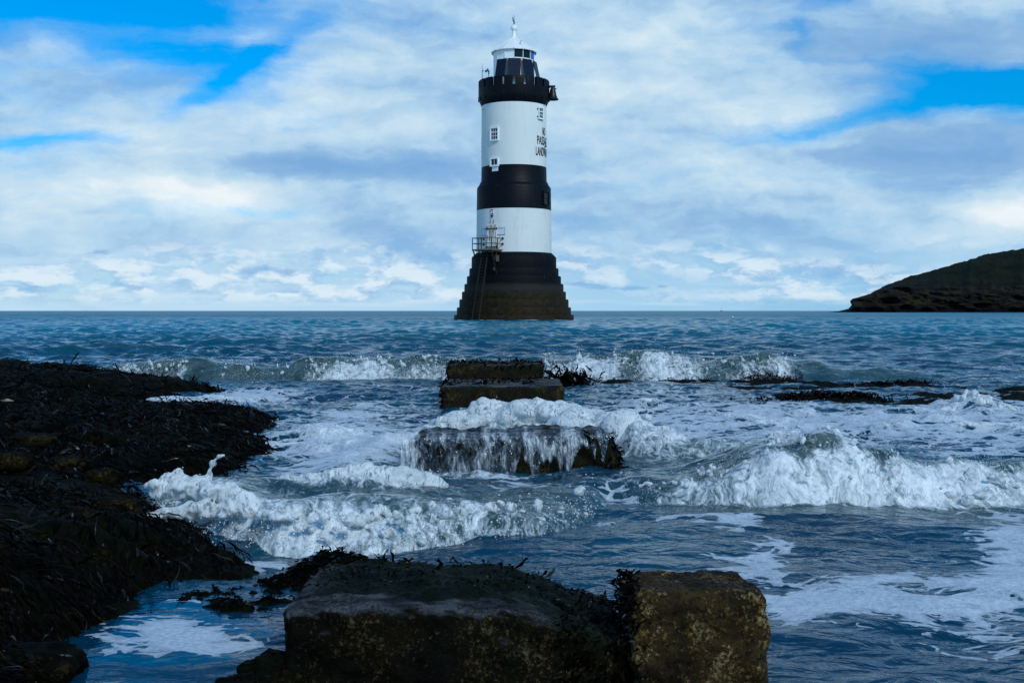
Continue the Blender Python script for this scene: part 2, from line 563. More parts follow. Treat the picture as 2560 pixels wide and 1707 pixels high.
def mat_foam():
    m, t = new_mat('aerated_foam')
    pos = t.node('ShaderNodeNewGeometry').outputs['Position']
    sw = t.v('SCALE', t.v('SUBTRACT', t.noise(pos, 5.0, 3.0, 0.5, color=True), (0.5, 0.5, 0.5)), scale=0.20)
    fq = t.v('ADD', t.v('MULTIPLY', pos, (1.0, 0.6, 0.55)), sw)
    n = t.noise(fq, 20.0, 7.0, 0.70, 0.4)
    n2 = t.noise(t.v('MULTIPLY', fq, (1.0, 0.6, 0.5)), 75.0, 4.0, 0.6)
    c = t.mix(t.ss(n, 0.30, 0.56), (0.50, 0.57, 0.56), (0.84, 0.87, 0.88))
    nm = t.bump(t.m('ADD', n, t.m('MULTIPLY', n2, 0.5)), 0.30, 0.010)
    a = t.bsdf(c, 0.45, 0.4, nm)
    tr = t.node('ShaderNodeBsdfTranslucent')
    t.put(tr.inputs[0], (0.74, 0.84, 0.85))
    cl = t.node('ShaderNodeBsdfTransparent')
    s = t.mixs(0.30, a, tr.outputs[0])
    gap = t.ss(t.m('ADD', t.m('MULTIPLY', t.m('SUBTRACT', n, 0.5), 1.0), t.m('SUBTRACT', n2, 0.5)), 0.02, 0.16)
    t.out(t.mixs(t.m('MULTIPLY', gap, 0.80), s, cl.outputs[0]))
    return m


def mat_drops():
    m, t = new_mat('spray_drops')
    a = t.bsdf((0.78, 0.84, 0.87), 0.15, 0.5)
    tr = t.node('ShaderNodeBsdfTranslucent')
    t.put(tr.inputs[0], (0.8, 0.88, 0.9))
    t.out(t.mixs(0.4, a, tr.outputs[0]))
    return m


def mat_curtain():
    m, t = new_mat('falling_water')
    pos = t.node('ShaderNodeNewGeometry').outputs['Position']
    al = t.attr('alpha')
    q = t.v('MULTIPLY', pos, (1.0, 1.0, 0.16))
    n = t.noise(q, 34.0, 5.0, 0.65, 0.4)
    f = t.ss(t.m('ADD', al, t.m('MULTIPLY', t.m('SUBTRACT', n, 0.5), 1.3)), 0.25, 0.95)
    nm = t.bump(n, 0.8, 0.02)
    a = t.bsdf((0.62, 0.68, 0.72), 0.18, 0.6, nm)
    g = t.node('ShaderNodeBsdfGlossy')
    g.inputs['Roughness'].default_value = 0.12
    t.put(g.inputs['Color'], (0.6, 0.7, 0.8))
    t.put(g.inputs['Normal'], nm)
    cl = t.node('ShaderNodeBsdfTransparent')
    thin = t.mixs(0.10, cl.outputs[0], g.outputs[0])
    t.out(t.mixs(t.m('MULTIPLY', f, 0.72), thin, a))
    return m


def mat_stone(name, dark, mid, speck, speck_amt, moss=0.0, scale=1.0, wet=0.35, topcol=None, spec=0.14):
    m, t = new_mat(name)
    tc = t.node('ShaderNodeTexCoord')
    pos = tc.outputs['Object']
    nrm = t.node('ShaderNodeNewGeometry')
    up = t.sep(nrm.outputs['Normal'])[2]
    n1 = t.noise(pos, 7.0 * scale, 6.0, 0.65)
    n2 = t.noise(pos, 45.0 * scale, 5.0, 0.7)
    col = t.mix(t.ss(n1, 0.36, 0.66), dark, mid)
    if moss:
        mo = t.ss(t.m('ADD', t.noise(t.v('MULTIPLY', pos, (1, 1, 0.6)), 4.0 * scale, 5.0, 0.6), t.m('MULTIPLY', up, 0.08)), 0.44, 0.58)
        col = t.mix(t.m('MULTIPLY', mo, moss), col, (0.004, 0.0065, 0.002))
    if topcol:
        tp = t.m('MULTIPLY', t.ss(up, 0.45, 0.85), t.ss(t.noise(t.v('MULTIPLY', pos, (2.5, 9.0, 9.0)), 1.6, 5.0, 0.6), 0.44, 0.60))
        col = t.mix(tp, col, topcol)
    sp = t.noise(pos, 95.0 * scale, 5.0, 0.76)
    pat = t.noise(pos, 10.0 * scale, 5.0, 0.65)
    bar = t.ss(t.m('ADD', sp, t.m('MULTIPLY', t.m('SUBTRACT', pat, 0.5), 0.70)), 0.50, 0.62)
    pit = t.ss(t.noise(pos, 60.0 * scale, 4.0, 0.6), 0.50, 0.38)
    col = t.mix(t.m('MULTIPLY', pit, 0.75), col, [c * 0.3 for c in dark])
    spc = t.mix(t.ss(t.noise(pos, 26.0 * scale, 3.0, 0.6), 0.40, 0.62), [speck[0] * 0.5, speck[1] * 0.38, speck[2] * 0.18], speck)
    col = t.mix(t.m('MULTIPLY', bar, speck_amt), col, spc)
    h = t.m('ADD', t.m('ADD', t.m('MULTIPLY', n1, 0.6), t.m('MULTIPLY', n2, 0.55)), t.m('MULTIPLY', bar, 0.35))
    nm = t.bump(h, 0.9, 0.02)
    rough = t.m('ADD', wet, t.m('MULTIPLY', n2, 0.45))
    t.out(t.bsdf(col, rough, spec, nm))
    return m


def mat_kelp(name, c0, c1, c2, rough=0.32, spec=0.35):
    m, t = new_mat(name)
    pos = t.node('ShaderNodeNewGeometry').outputs['Position']
    n = t.noise(pos, 2.2, 4.0, 0.6)
    tone = t.attr('tone')
    col = t.mix(t.ss(n, 0.38, 0.66), c0, c1)
    col = t.mix(t.ss(tone, 0.80, 1.0), col, c2)
    n2 = t.noise(pos, 90.0, 2.0)
    t.out(t.bsdf(col, t.m('SUBTRACT', t.m('ADD', rough, t.m('MULTIPLY', n2, 0.25)), t.m('MULTIPLY', t.ss(tone, 0.88, 0.95), 0.2)), t.m('ADD', spec, t.m('MULTIPLY', t.ss(tone, 0.88, 0.95), 0.35)), t.bump(n2, 0.4, 0.004)))
    return m


def mat_plain(name, col, rough=0.5, spec=0.4, metallic=0.0, var=0.25, scale=6.0, bump=0.15):
    m, t = new_mat(name)
    pos = t.node('ShaderNodeTexCoord').outputs['Object']
    n = t.noise(pos, scale, 5.0, 0.6)
    c = t.mix(t.ss(n, 0.3, 0.7), [v * (1 - var) for v in col], [min(1, v * (1 + var)) for v in col])
    t.out(t.bsdf(c, rough, spec, t.bump(n, bump, 0.02), metallic))
    return m


def cyl_coords(t):
    pos = t.node('ShaderNodeTexCoord').outputs['Object']
    x, y, z = t.sep(pos)
    a = t.m('ARCTAN2', x, t.m('MULTIPLY', y, -1.0))
    return pos, x, y, z, a


def mat_tower(name, base, chip, chip_amt, joint, rough=0.45, stain=(0.42, 0.38, 0.27), stain_amt=0.24, spec=0.3):
    m, t = new_mat(name)
    pos, x, y, z, a = cyl_coords(t)
    uv = t.xyz(t.m('MULTIPLY', a, 3.3), z, 0.0)
    br = t.node('ShaderNodeTexBrick')
    t.put(br.inputs['Vector'], uv)
    br.inputs['Scale'].default_value = 1.0
    br.inputs['Brick Width'].default_value = 1.15
    br.inputs['Row Height'].default_value = 0.42
    br.inputs['Mortar Size'].default_value = 0.012
    br.inputs['Mortar Smooth'].default_value = 0.6
    br.inputs['Color1'].default_value = (1, 1, 1, 1)
    br.inputs['Color2'].default_value = (0.975, 0.975, 0.975, 1)
    br.inputs['Mortar'].default_value = (joint, joint, joint, 1)
    n = t.noise(pos, 1.3, 6.0, 0.6)
    col = t.mix(1.0, base, br.outputs['Color'], 'MULTIPLY')
    st = t.ss(t.noise(t.v('MULTIPLY', pos, (2.5, 2.5, 0.35)), 1.0, 5.0, 0.6), 0.50, 0.75)
    col = t.mix(t.m('MULTIPLY', st, stain_amt), col, stain)
    ch = t.ss(t.noise(pos, 4.5, 4.0, 0.7), 0.66, 0.70)
    col = t.mix(t.m('MULTIPLY', t.m('MULTIPLY', ch, t.ss(n, 0.45, 0.6)), chip_amt), col, chip)
    h = t.m('ADD', t.m('MULTIPLY', br.outputs['Fac'], -0.5), t.m('MULTIPLY', n, 0.4))
    t.out(t.bsdf(col, t.m('ADD', rough, t.m('MULTIPLY', n, 0.2)), spec, t.bump(h, 0.35, 0.03)))
    return m


def mat_base():
    m, t = new_mat('stepped_base_masonry')
    pos, x, y, z, a = cyl_coords(t)
    n = t.noise(pos, 1.6, 6.0, 0.65)
    zz = t.m('ADD', z, t.m('MULTIPLY', t.m('SUBTRACT', n, 0.5), 0.5))
    weed = t.mix(t.ss(t.noise(t.v('MULTIPLY', pos, (1.2, 1.2, 1.6)), 2.0, 6.0, 0.65), 0.32, 0.68), (0.010, 0.007, 0.003), (0.026, 0.018, 0.007))
    grey = (0.022, 0.021, 0.018)
    black = (0.0022, 0.003, 0.005)
    col = t.mix(t.ss(zz, 2.75, 3.0), weed, grey)
    col = t.mix(t.ss(zz, 3.1, 3.9), col, black)
    ch = t.m('MULTIPLY', t.ss(t.noise(t.v('MULTIPLY', pos, (1, 1, 1.3)), 5.0, 5.0, 0.7), 0.63, 0.68),
             t.m('MULTIPLY', t.ss(zz, 3.6, 4.6), t.ss(t.noise(pos, 0.7, 3.0), 0.38, 0.62)))
    right = t.ss(a, -0.2, 0.9, 0.35, 1.0)
    col = t.mix(t.m('MULTIPLY', ch, right), col, (0.24, 0.23, 0.20))
    t.out(t.bsdf(col, 0.65, 0.12, t.bump(t.m('ADD', n, t.m('MULTIPLY', ch, 0.3)), 0.5, 0.06)))
    return m


def mat_rusty(name, base, rust=(0.20, 0.055, 0.012), lo=0.5, hi=0.64, streak=0.35):
    m, t = new_mat(name)
    pos = t.node('ShaderNodeTexCoord').outputs['Object']
    s = t.noise(t.v('MULTIPLY', pos, (7.0, 7.0, 7.0 * streak)), 1.0, 6.0, 0.65)
    f = t.ss(s, lo, hi)
    col = t.mix(f, base, t.mix(t.noise(pos, 11.0, 3.0), [c * .35 for c in rust], rust))
    t.out(t.bsdf(col, 0.65, 0.25, t.bump(s, 0.3, 0.02)))
    return m


def mat_solar():
    m, t = new_mat('solar_cells')
    pos = t.node('ShaderNodeUVMap').outputs[0]
    br = t.node('ShaderNodeTexBrick')
    t.put(br.inputs['Vector'], pos)
    br.offset = 0.0
    br.inputs['Scale'].default_value = 1.0
    br.inputs['Brick Width'].default_value = 0.125
    br.inputs['Row Height'].default_value = 0.1
    br.inputs['Mortar Size'].default_value = 0.006
    br.inputs['Color1'].default_value = (0.004, 0.007, 0.016, 1)
    br.inputs['Color2'].default_value = (0.003, 0.005, 0.012, 1)
    br.inputs['Mortar'].default_value = (0.02, 0.035, 0.08, 1)
    t.out(t.bsdf(br.outputs['Color'], 0.3, 0.22))
    return m


def mat_headland():
    m, t = new_mat('headland_rock_and_turf')
    pos = t.node('ShaderNodeTexCoord').outputs['Object']
    x, y, z = t.sep(pos)
    turf = t.attr('turf')
    n = t.noise(pos, 0.06, 6.0, 0.65)
    nb = t.noise(t.v('MULTIPLY', pos, (0.25, 0.25, 1.3)), 0.28, 6.0, 0.7)
    rock = t.mix(t.ss(nb, 0.38, 0.64), (0.003, 0.0028, 0.0026), (0.022, 0.018, 0.013))
    lich = t.ss(t.noise(pos, 0.11, 5.0, 0.65), 0.54, 0.68)
    rock = t.mix(t.m('MULTIPLY', lich, 0.7), rock, (0.030, 0.025, 0.004))
    pale = t.ss(t.noise(t.v('MULTIPLY', pos, (0.5, 0.5, 1.6)), 0.30, 5.0, 0.7), 0.65, 0.72)
    rock = t.mix(t.m('MULTIPLY', pale, 0.8), rock, (0.13, 0.12, 0.115))
    rock = t.mix(t.ss(z, 5.5, 1.0), rock, (0.004, 0.0035, 0.003))
    gr = t.mix(t.ss(t.noise(t.v('MULTIPLY', pos, (0.4, 0.4, 1.0)), 0.09, 6.0, 0.7), 0.36, 0.66), (0.0035, 0.0085, 0.0035), (0.014, 0.013, 0.006))
    f = t.ss(t.m('ADD', turf, t.m('MULTIPLY', t.m('SUBTRACT', n, 0.5), 0.8)), 0.35, 0.65)
    col = t.mix(f, rock, gr)
    h = t.m('ADD', nb, t.m('MULTIPLY', n, 0.5))
    t.out(t.bsdf(col, 0.9, 0.1, t.bump(h, 0.8, 1.5)))
    return m


M_WATER = mat_water()
M_FOAM = mat_foam()
M_DROPS = mat_drops()
M_CURTAIN = mat_curtain()
M_BLOCK = mat_stone('weedy_concrete', (0.004, 0.0038, 0.0016), (0.016, 0.013, 0.005), (0.10, 0.082, 0.03), 0.6, 0.55, 0.8, 0.45, topcol=(0.11, 0.125, 0.14))
M_FRONT = mat_stone('mossy_stone', (0.0045, 0.0045, 0.0025), (0.018, 0.014, 0.006), (0.16, 0.12, 0.05), 0.75, 0.65, 1.0, 0.42)
M_BOULDER = mat_stone('barnacled_stone', (0.007, 0.0042, 0.0013), (0.050, 0.029, 0.008), (0.28, 0.20, 0.085), 0.85, 0.12, 1.0, 0.5)
M_REEF = mat_stone('reef_rock', (0.0008, 0.0008, 0.0005), (0.0035, 0.0028, 0.0011), (0.035, 0.026, 0.008), 0.4, 0.5, 0.45, 0.42, spec=0.04)
M_ROCK = mat_stone('shore_rock', (0.002, 0.0017, 0.0007), (0.013, 0.009, 0.0025), (0.07, 0.05, 0.014), 0.5, 0.3, 0.6, 0.55, spec=0.04)
M_KELP = mat_kelp('wet_bladderwrack', (0.0007, 0.0006, 0.0004), (0.0028, 0.0019, 0.0007), (0.013, 0.0078, 0.0022), 0.42, 0.03)
M_KELP2 = mat_kelp('brown_kelp', (0.0018, 0.0012, 0.0009), (0.005, 0.0026, 0.0016), (0.018, 0.008, 0.0045), 0.42, 0.05)
M_WHITE = mat_tower('white_painted_masonry', (0.73, 0.74, 0.69), (0.35, 0.34, 0.30), 0.35, 0.93)
M_BLACK = mat_tower('black_painted_masonry', (0.0022, 0.0032, 0.006), (0.30, 0.30, 0.28), 0.45, 0.8, 0.4, (0.006, 0.008, 0.012), 0.5, spec=0.14)
M_BASE = mat_base()
M_WTRIM = mat_plain('white_paint', (0.80, 0.82, 0.82), 0.4, 0.4, var=0.04)
M_WROOF = mat_plain('white_roof_paint', (0.80, 0.82, 0.80), 0.35, 0.4, var=0.05)
M_GLASS = mat_plain('dark_window_glass', (0.006, 0.008, 0.012), 0.12, 0.3, var=0.1, bump=0.02)
M_BLUEGLASS = mat_plain('blue_tinted_glass', (0.01, 0.10, 0.42), 0.15, 0.5, var=0.1, bump=0.02)
M_SOLAR = mat_solar()
M_STEEL = mat_rusty('weathered_steel', (0.045, 0.038, 0.030), (0.10, 0.045, 0.016), 0.42, 0.66, 1.0)
M_DECK = mat_plain('grating', (0.11, 0.10, 0.075), 0.7, 0.2)
M_LADDER = mat_rusty('weedy_ladder_steel', (0.016, 0.013, 0.008), (0.05, 0.03, 0.014), 0.45, 0.65, 1.0)
M_DOOR = mat_rusty('door_paint', (0.74, 0.74, 0.68), (0.42, 0.13, 0.02), 0.48, 0.62, 0.22)
M_HINGE = mat_plain('black_ironwork', (0.010, 0.009, 0.008), 0.5, 0.3)
M_INK = mat_plain('black_lettering_paint', (0.008, 0.009, 0.011), 0.5, 0.3)
M_RED = mat_plain('red_sign_paint', (0.26, 0.02, 0.025), 0.5, 0.3)
M_NOTICE = mat_plain('faded_notice', (0.66, 0.68, 0.74), 0.5, 0.3, var=0.06)
M_NOTICE_INK = mat_plain('notice_print', (0.22, 0.26, 0.46), 0.5, 0.3)
M_BRONZE = mat_plain('black_bell_bronze', (0.006, 0.006, 0.008), 0.4, 0.4)
M_GREEN = mat_plain('green_enamel', (0.008, 0.14, 0.05), 0.35, 0.4)
M_VERDIGRIS = mat_plain('dark_vane_copper', (0.04, 0.05, 0.05), 0.5, 0.4)
M_HEAD = mat_headland()


# ------------------------------------------------------------------ the sea surface
def wave_components():
    rng = np.random.default_rng(21)
    out = []
    for o in range(7):
        lam0 = 7.5 / (2 ** o)
        for k in range(11):
            lam = lam0 * 2 ** (-rng.uniform(0, 1))
            slope = (0.024, 0.034, 0.066, 0.080, 0.072, 0.055, 0.045)[o]
            amp = slope * lam / (2 * np.pi) * rng.uniform(0.6, 1.4)
            spread = 0.5 if o < 2 else 0.75
            th = -np.pi / 2 + 0.12 + rng.normal() * spread
            out.append((lam, amp, np.cos(th), np.sin(th), rng.uniform(0, 2 * np.pi)))
    return out


WAVES = wave_components()
COV = [(870, 1100, 190, 60, .76), (640, 1120, 90, 40, .5), (1200, 1200, 150, 30, .35), (760, 1180, 150, 36, .45), (940, 1165, 120, 50, .55), (680, 985, 110, 22, .45), (900, 1035, 120, 22, .35),
       (1750, 1030, 330, 60, .46), (2150, 1050, 350, 45, .44), (2450, 1040, 220, 50, .48), (2000, 1110, 320, 50, .46), (2480, 1110, 220, 50, .48), (1050, 985, 160, 25, .25), (560, 1010, 160, 30, .3),
       (1640, 1130, 170, 50, .42), (1600, 968, 200, 20, .32), (1300, 1050, 260, 34, .55), (1560, 1090, 120, 40, .4),
          (2310, 1500, 400, 62, .80), (2540, 1370, 120, 110, .75), (2060, 1490, 190, 40, .55), (1830, 1405, 110, 30, .52), (1640, 1302, 200, 10, .75), (2480, 1610, 180, 40, .45),
          (1850, 1318, 70, 14, .7), (1945, 1385, 40, 38, .68), (1760, 1440, 130, 14, .6), (700, 1398, 150, 12, .75), (1560, 1250, 70, 30, .5), (2130, 1270, 60, 8, .5),
(390, 1590, 150, 44, .95), (560, 1612, 120, 16, .75), (460, 1497, 80, 16, .6), (130, 1560, 90, 22, .6), (1300, 1230, 180, 40, .3),
       (1320, 858, 70, 7, .35), (1180, 862, 50, 5, .35), (700, 868, 120, 8, .3), (520, 880, 120, 8, .3), (350, 1012, 180, 12, .75), (250, 992, 90, 8, .5), (600, 1000, 140, 14, .55), (560, 1060, 120, 12, .5)]


def crest_a(x):
    return 15.95 + 0.22 * pn2(x * 0.45, x * 0 + 3.1, 4) + 0.07 * pn2(x * 1.9, x * 0 + 8.1, 5)


HA = ([-12, -7.2, -5.5, -4, -2.7, -0.7, 0.5, 2, 3.6, 4.6, 5.6, 6.6, 9], [.10, .14, .24, .27, .31, .31, .34, .38, .40, .33, .17, .03, 0])
FA = ([-9, -7.3, -6.4, -5.7, -5.3, -4.6, -4.35, -4.0, -3.3, -2.9, -2.5, -0.7, -0.1, 0.3, 0.6, 2.0, 2.6, 3.3, 3.85, 4.1, 9],
      [.2, .55, .2, .1, .85, .9, .25, .5, .35, .45, .95, .95, .6, .6, .95, .95, .7, .8, .9, .05, 0])


def crest_f(x):
    return np.interp(x, [0.0, 0.5, 1.0, 1.5, 2.0, 2.6, 3.4], [6.35, 6.0, 5.82, 5.80, 5.82, 5.95, 6.1]) + 0.05 * pn2(x * 2.3, x * 0 + 1.7, 9)


HF = ([0.15, 0.45, 0.8, 1.1, 1.3, 1.5, 1.75, 2.1, 2.5, 3.0, 3.6], [0, .05, .10, .20, .30, .34, .28, .18, .14, .15, .13])


def front_e(x):
    return np.interp(x, [-1.75, -1.5, -1.3, -1.12, -0.95, -0.6, -0.2, 0.1, 0.3, 0.45, 0.6], [5.35, 5.1, 4.86, 4.66, 4.52, 4.50, 4.62, 4.82, 5.1, 5.5, 6.1]) + 0.05 * pn2(x * 3.1, x * 0 + 5.5, 13) + 0.02 * pn2(x * 11, x * 0 + 5.5, 14)


HE = ([-1.75, -1.5, -1.2, -0.9, -0.5, -0.1, 0.2, 0.42, 0.55], [.05, .145, .15, .14, .12, .10, .075, .05, 0])


def sea(x, y, detail=True):
    """height, foam cover, aerated thickness and turbidity plus painted light through crests at plan points"""
    x = np.asarray(x, np.float32)
    y = np.asarray(y, np.float32)
    ys = np.maximum(y, 0.5)
    PX = 1280 + FPX * x / ys
    PY = 777 + FPX * CAM_H / ys
    if detail:
        wob = np.clip(ys / 3.5, 1, 2.2)
        PX = PX + 110 * fbm2(x * 2.1, y * 2.4, 4, 301, 0.55) / wob + 30 * fbm2(x * 9, y * 9, 3, 311)
        PY = PY + 55 * fbm2(x * 1.9, y * 2.4, 4, 321, 0.55) / wob ** 2
    z = np.zeros_like(x)
    foam = np.zeros_like(x)
    for cx, cy, rx, ry, a in COV:
        foam = foam + a * np.exp(-(((PX - cx) / rx) ** 2 + ((PY - cy) / ry) ** 2))
    foam = np.minimum(foam, 0.85)
    thick = np.zeros_like(x)
    turb_lit = np.zeros_like(x)
    near = y < 26
    PX = 1280 + FPX * x / ys
    PY = 777 + FPX * CAM_H / ys
    # A: the line of surf breaking on the ledge
    yc = crest_a(x)
    h = np.interp(x, *HA) * (0.76 + 0.30 * pn2(x * 1.0, x * 0 + 2.2, 2) + 0.16 * pn2(x * 2.7, x * 0 + 2.2, 3))
    fa = np.interp(x, *FA)
    wf = np.where(x > 3.9, 0.75, 0.42 + 0.12 * (1 - fa))
    s = y - yc
    P = np.where(s > 0, np.exp(-(s / 1.0) ** 2), np.clip(1 + s / wf, 0, 1) ** 0.75)
    P = np.where(s < 0, P * (2 - P) * 0.5 + P * 0.5, P)
    z = z + h * P
    var = fbm2(x * 1.1, y * 0.4, 3, 341)
    var2 = fbm2(x * 3.2, y * 0.8, 3, 345)
    topc = -0.02 - 0.16 * sst(var, 0.25, -0.25) + 0.10 * var2
    face = sst(s, topc + 0.06, topc - 0.06) * (s > -wf - 0.45)
    fa = fa * np.clip(0.88 + 0.55 * var + 0.25 * var2, 0, 1)
    thick = np.maximum(thick, face * fa * sst(s, -wf - 0.45, -wf) * (0.42 + 0.62 * sst(fa, .35, .9)))
    turb_lit = np.maximum(turb_lit, 0.85 * sst(h, .04, .16) * np.exp(-((s + 0.1) / 0.8) ** 2))
    # bulge of blue water inside the ledge, left of the blocks
    z = z + 0.13 * np.exp(-((x + 1.75) / 0.75) ** 2 - ((y - 12.9) / 0.5) ** 2)
    # D: lumps of foam heaped behind the awash block
    yd = np.interp(x, [-1.0, -0.3, 0.3, 0.8, 1.3, 2.2], [7.5, 8.3, 8.0, 7.45, 7.2, 7.3])
    hd = np.interp(x, [-1.15, -0.75, -0.4, -0.15, 0.15, 0.5, 0.85, 1.1, 1.5, 2.1, 2.6], [0, .10, .20, .27, .25, .22, .22, .13, .12, .09, 0])
    s = y - yd
    P = np.where(s > 0, np.exp(-(s / 0.35) ** 2), np.exp(-(s / 0.28) ** 2))
    z = z + hd * P
    thick = np.maximum(thick, np.clip(hd * 5.0, 0, 0.78) * np.exp(-((s + 0.05) / 0.45) ** 2))
    turb_lit = np.maximum(turb_lit, np.clip(hd * 8, 0, 0.8) * np.exp(-((s + 0.2) / 0.7) ** 2))
    # milky water pouring off to the right of that block
    g = np.exp(-((x - 1.25) / 0.7) ** 2 - ((y - 6.85) / 0.45) ** 2)
    turb_lit = np.maximum(turb_lit, 0.9 * g)
    thick = np.maximum(thick, 0.42 * g)
    g = np.exp(-((x + 0.85) / 0.3) ** 2 - ((y - 6.8) / 0.6) ** 2)
    z = z + 0.07 * g
    turb_lit = np.maximum(turb_lit, 0.8 * g)
    thick = np.maximum(thick, 0.45 * g)
    # churned water at the foot of the falling sheet
    g = np.exp(-((x + 0.25) / 0.36) ** 4 - ((y - 6.33) / 0.13) ** 2)
    z = z + 0.035 * g * (0.5 + fbm2(x * 8, y * 8, 3, 371))
    thick = np.maximum(thick, 0.62 * g)
    turb_lit = np.maximum(turb_lit, 0.5 * g)
    # E: bore running in at the left
    ye = front_e(x)
    he = np.interp(x, *HE)
    s = y - ye
    he2 = he * (1 + 0.4 * pn2(x * 2.2, y * 2.2, 31))
    P = np.where(s > 0, (1 - np.exp(-s / 0.07)) * np.exp(-(np.maximum(s, 0) / 1.15) ** 2), 0)
    crest = 0.085 * np.exp(-((x + 0.72) / 0.42) ** 2 - ((y - 5.55 - 0.10 * (x + 0.7)) / 0.17) ** 2)
    z = z + he2 * P + crest
    ze = sst(he, 0.03, 0.10)
    thick = np.maximum(thick, ze * (s > -0.02) * (1.02 * np.exp(-(s / 0.34) ** 2) * (1 + 0.6 * fbm2(x * 3, y * 3, 3, 361)) + 0.34 * np.exp(-((s - 0.6) / 0.4) ** 2)) * np.interp(x, [-1.7, -1.3, -0.6, 0.0, 0.5], [1.0, 1.0, 0.86, .56, .46]))
    thick = np.maximum(thick, np.minimum(crest * 13, 0.9))
    turb_lit = np.maximum(turb_lit, ze * (s > -0.02) * 0.9 * np.exp(-((s - 0.35) / 0.7) ** 2))
    # F: breaker at the right
    yf = crest_f(x)
    hf = np.interp(x, *HF) * (1 + 0.22 * pn2(x * 4.0, y * 3.0, 41))
    s = y - yf
    P = np.where(s > 0, np.exp(-(s / 0.5) ** 2), np.clip(1 + s / 0.30, 0, 1) ** 0.6)
    z = z + hf * P
    ff = np.interp(x, [0.2, 0.5, 0.9, 1.2, 1.6, 2.2, 3.5], [.25, .48, .62, .92, .92, .88, .85])
    zf = sst(hf, 0.03, 0.12)
    vf = fbm2(x * 2.6, y * 1.2, 3, 351)
    ctop = 0.02 - 0.10 * sst(vf, 0.2, -0.25)
    thick = np.maximum(thick, zf * ff * (0.35 + 0.65 * sst(s, ctop + 0.04, ctop - 0.12)) * (s < 0.14) * sst(s, -0.42, -0.30) * (1.05 + 0.5 * vf))
    turb_lit = np.maximum(turb_lit, zf * 0.95 * np.exp(-((s + 0.1) / 0.42) ** 2))
    # small bursts on the right-hand shelf
    g = np.exp(-((x - 4.35) / 0.26) ** 2 - ((y - 10.5) / 0.22) ** 2)
    z = z + 0.11 * g
    thick = np.maximum(thick, 0.75 * g)
    # turbulence
    calm = np.exp(-((PX - 400) / 260) ** 2 - ((PY - 1600) / 120) ** 2)
    lively = np.where(near, 1.0, 0.0) * (1 - 0.85 * np.minimum(calm * 1.4, 1))
    if detail:
        w = sst(y, 26, 15) * lively
        z = z + w * 0.042 * fbm2(x * 1.2, y * 2.0, 4, 51, 0.52) * (0.6 + 0.8 * sst(y, 5.0, 7.5))
        z = z + w * 0.022 * sst(y, 5.2, 7.0) * fbm2(x * 2.6, y * 4.2, 4, 57, 0.55, 'billow')
        tb = np.clip(thick, 0, 1)
        z = z + tb * (0.055 * fbm2(x * 4.0, y * 4.0, 4, 61, 0.5) + 0.007 * fbm2(x * 15, y * 15, 3, 71, 0.5, 'abs'))
        # puffy foam cushions on the broken water
        cush = sst(fbm2(x * 1.1, y * 2.0, 3, 81) + 0.35 * (foam - 0.55), 0.22, 0.42) * sst(foam, 0.25, 0.5) * sst(y, 5.4, 6.6) * sst(y, 13.5, 11.5)
        z = z + 0.045 * cush
        thick = np.maximum(thick, 0.8 * cush)
    return z, foam, thick, turb_lit


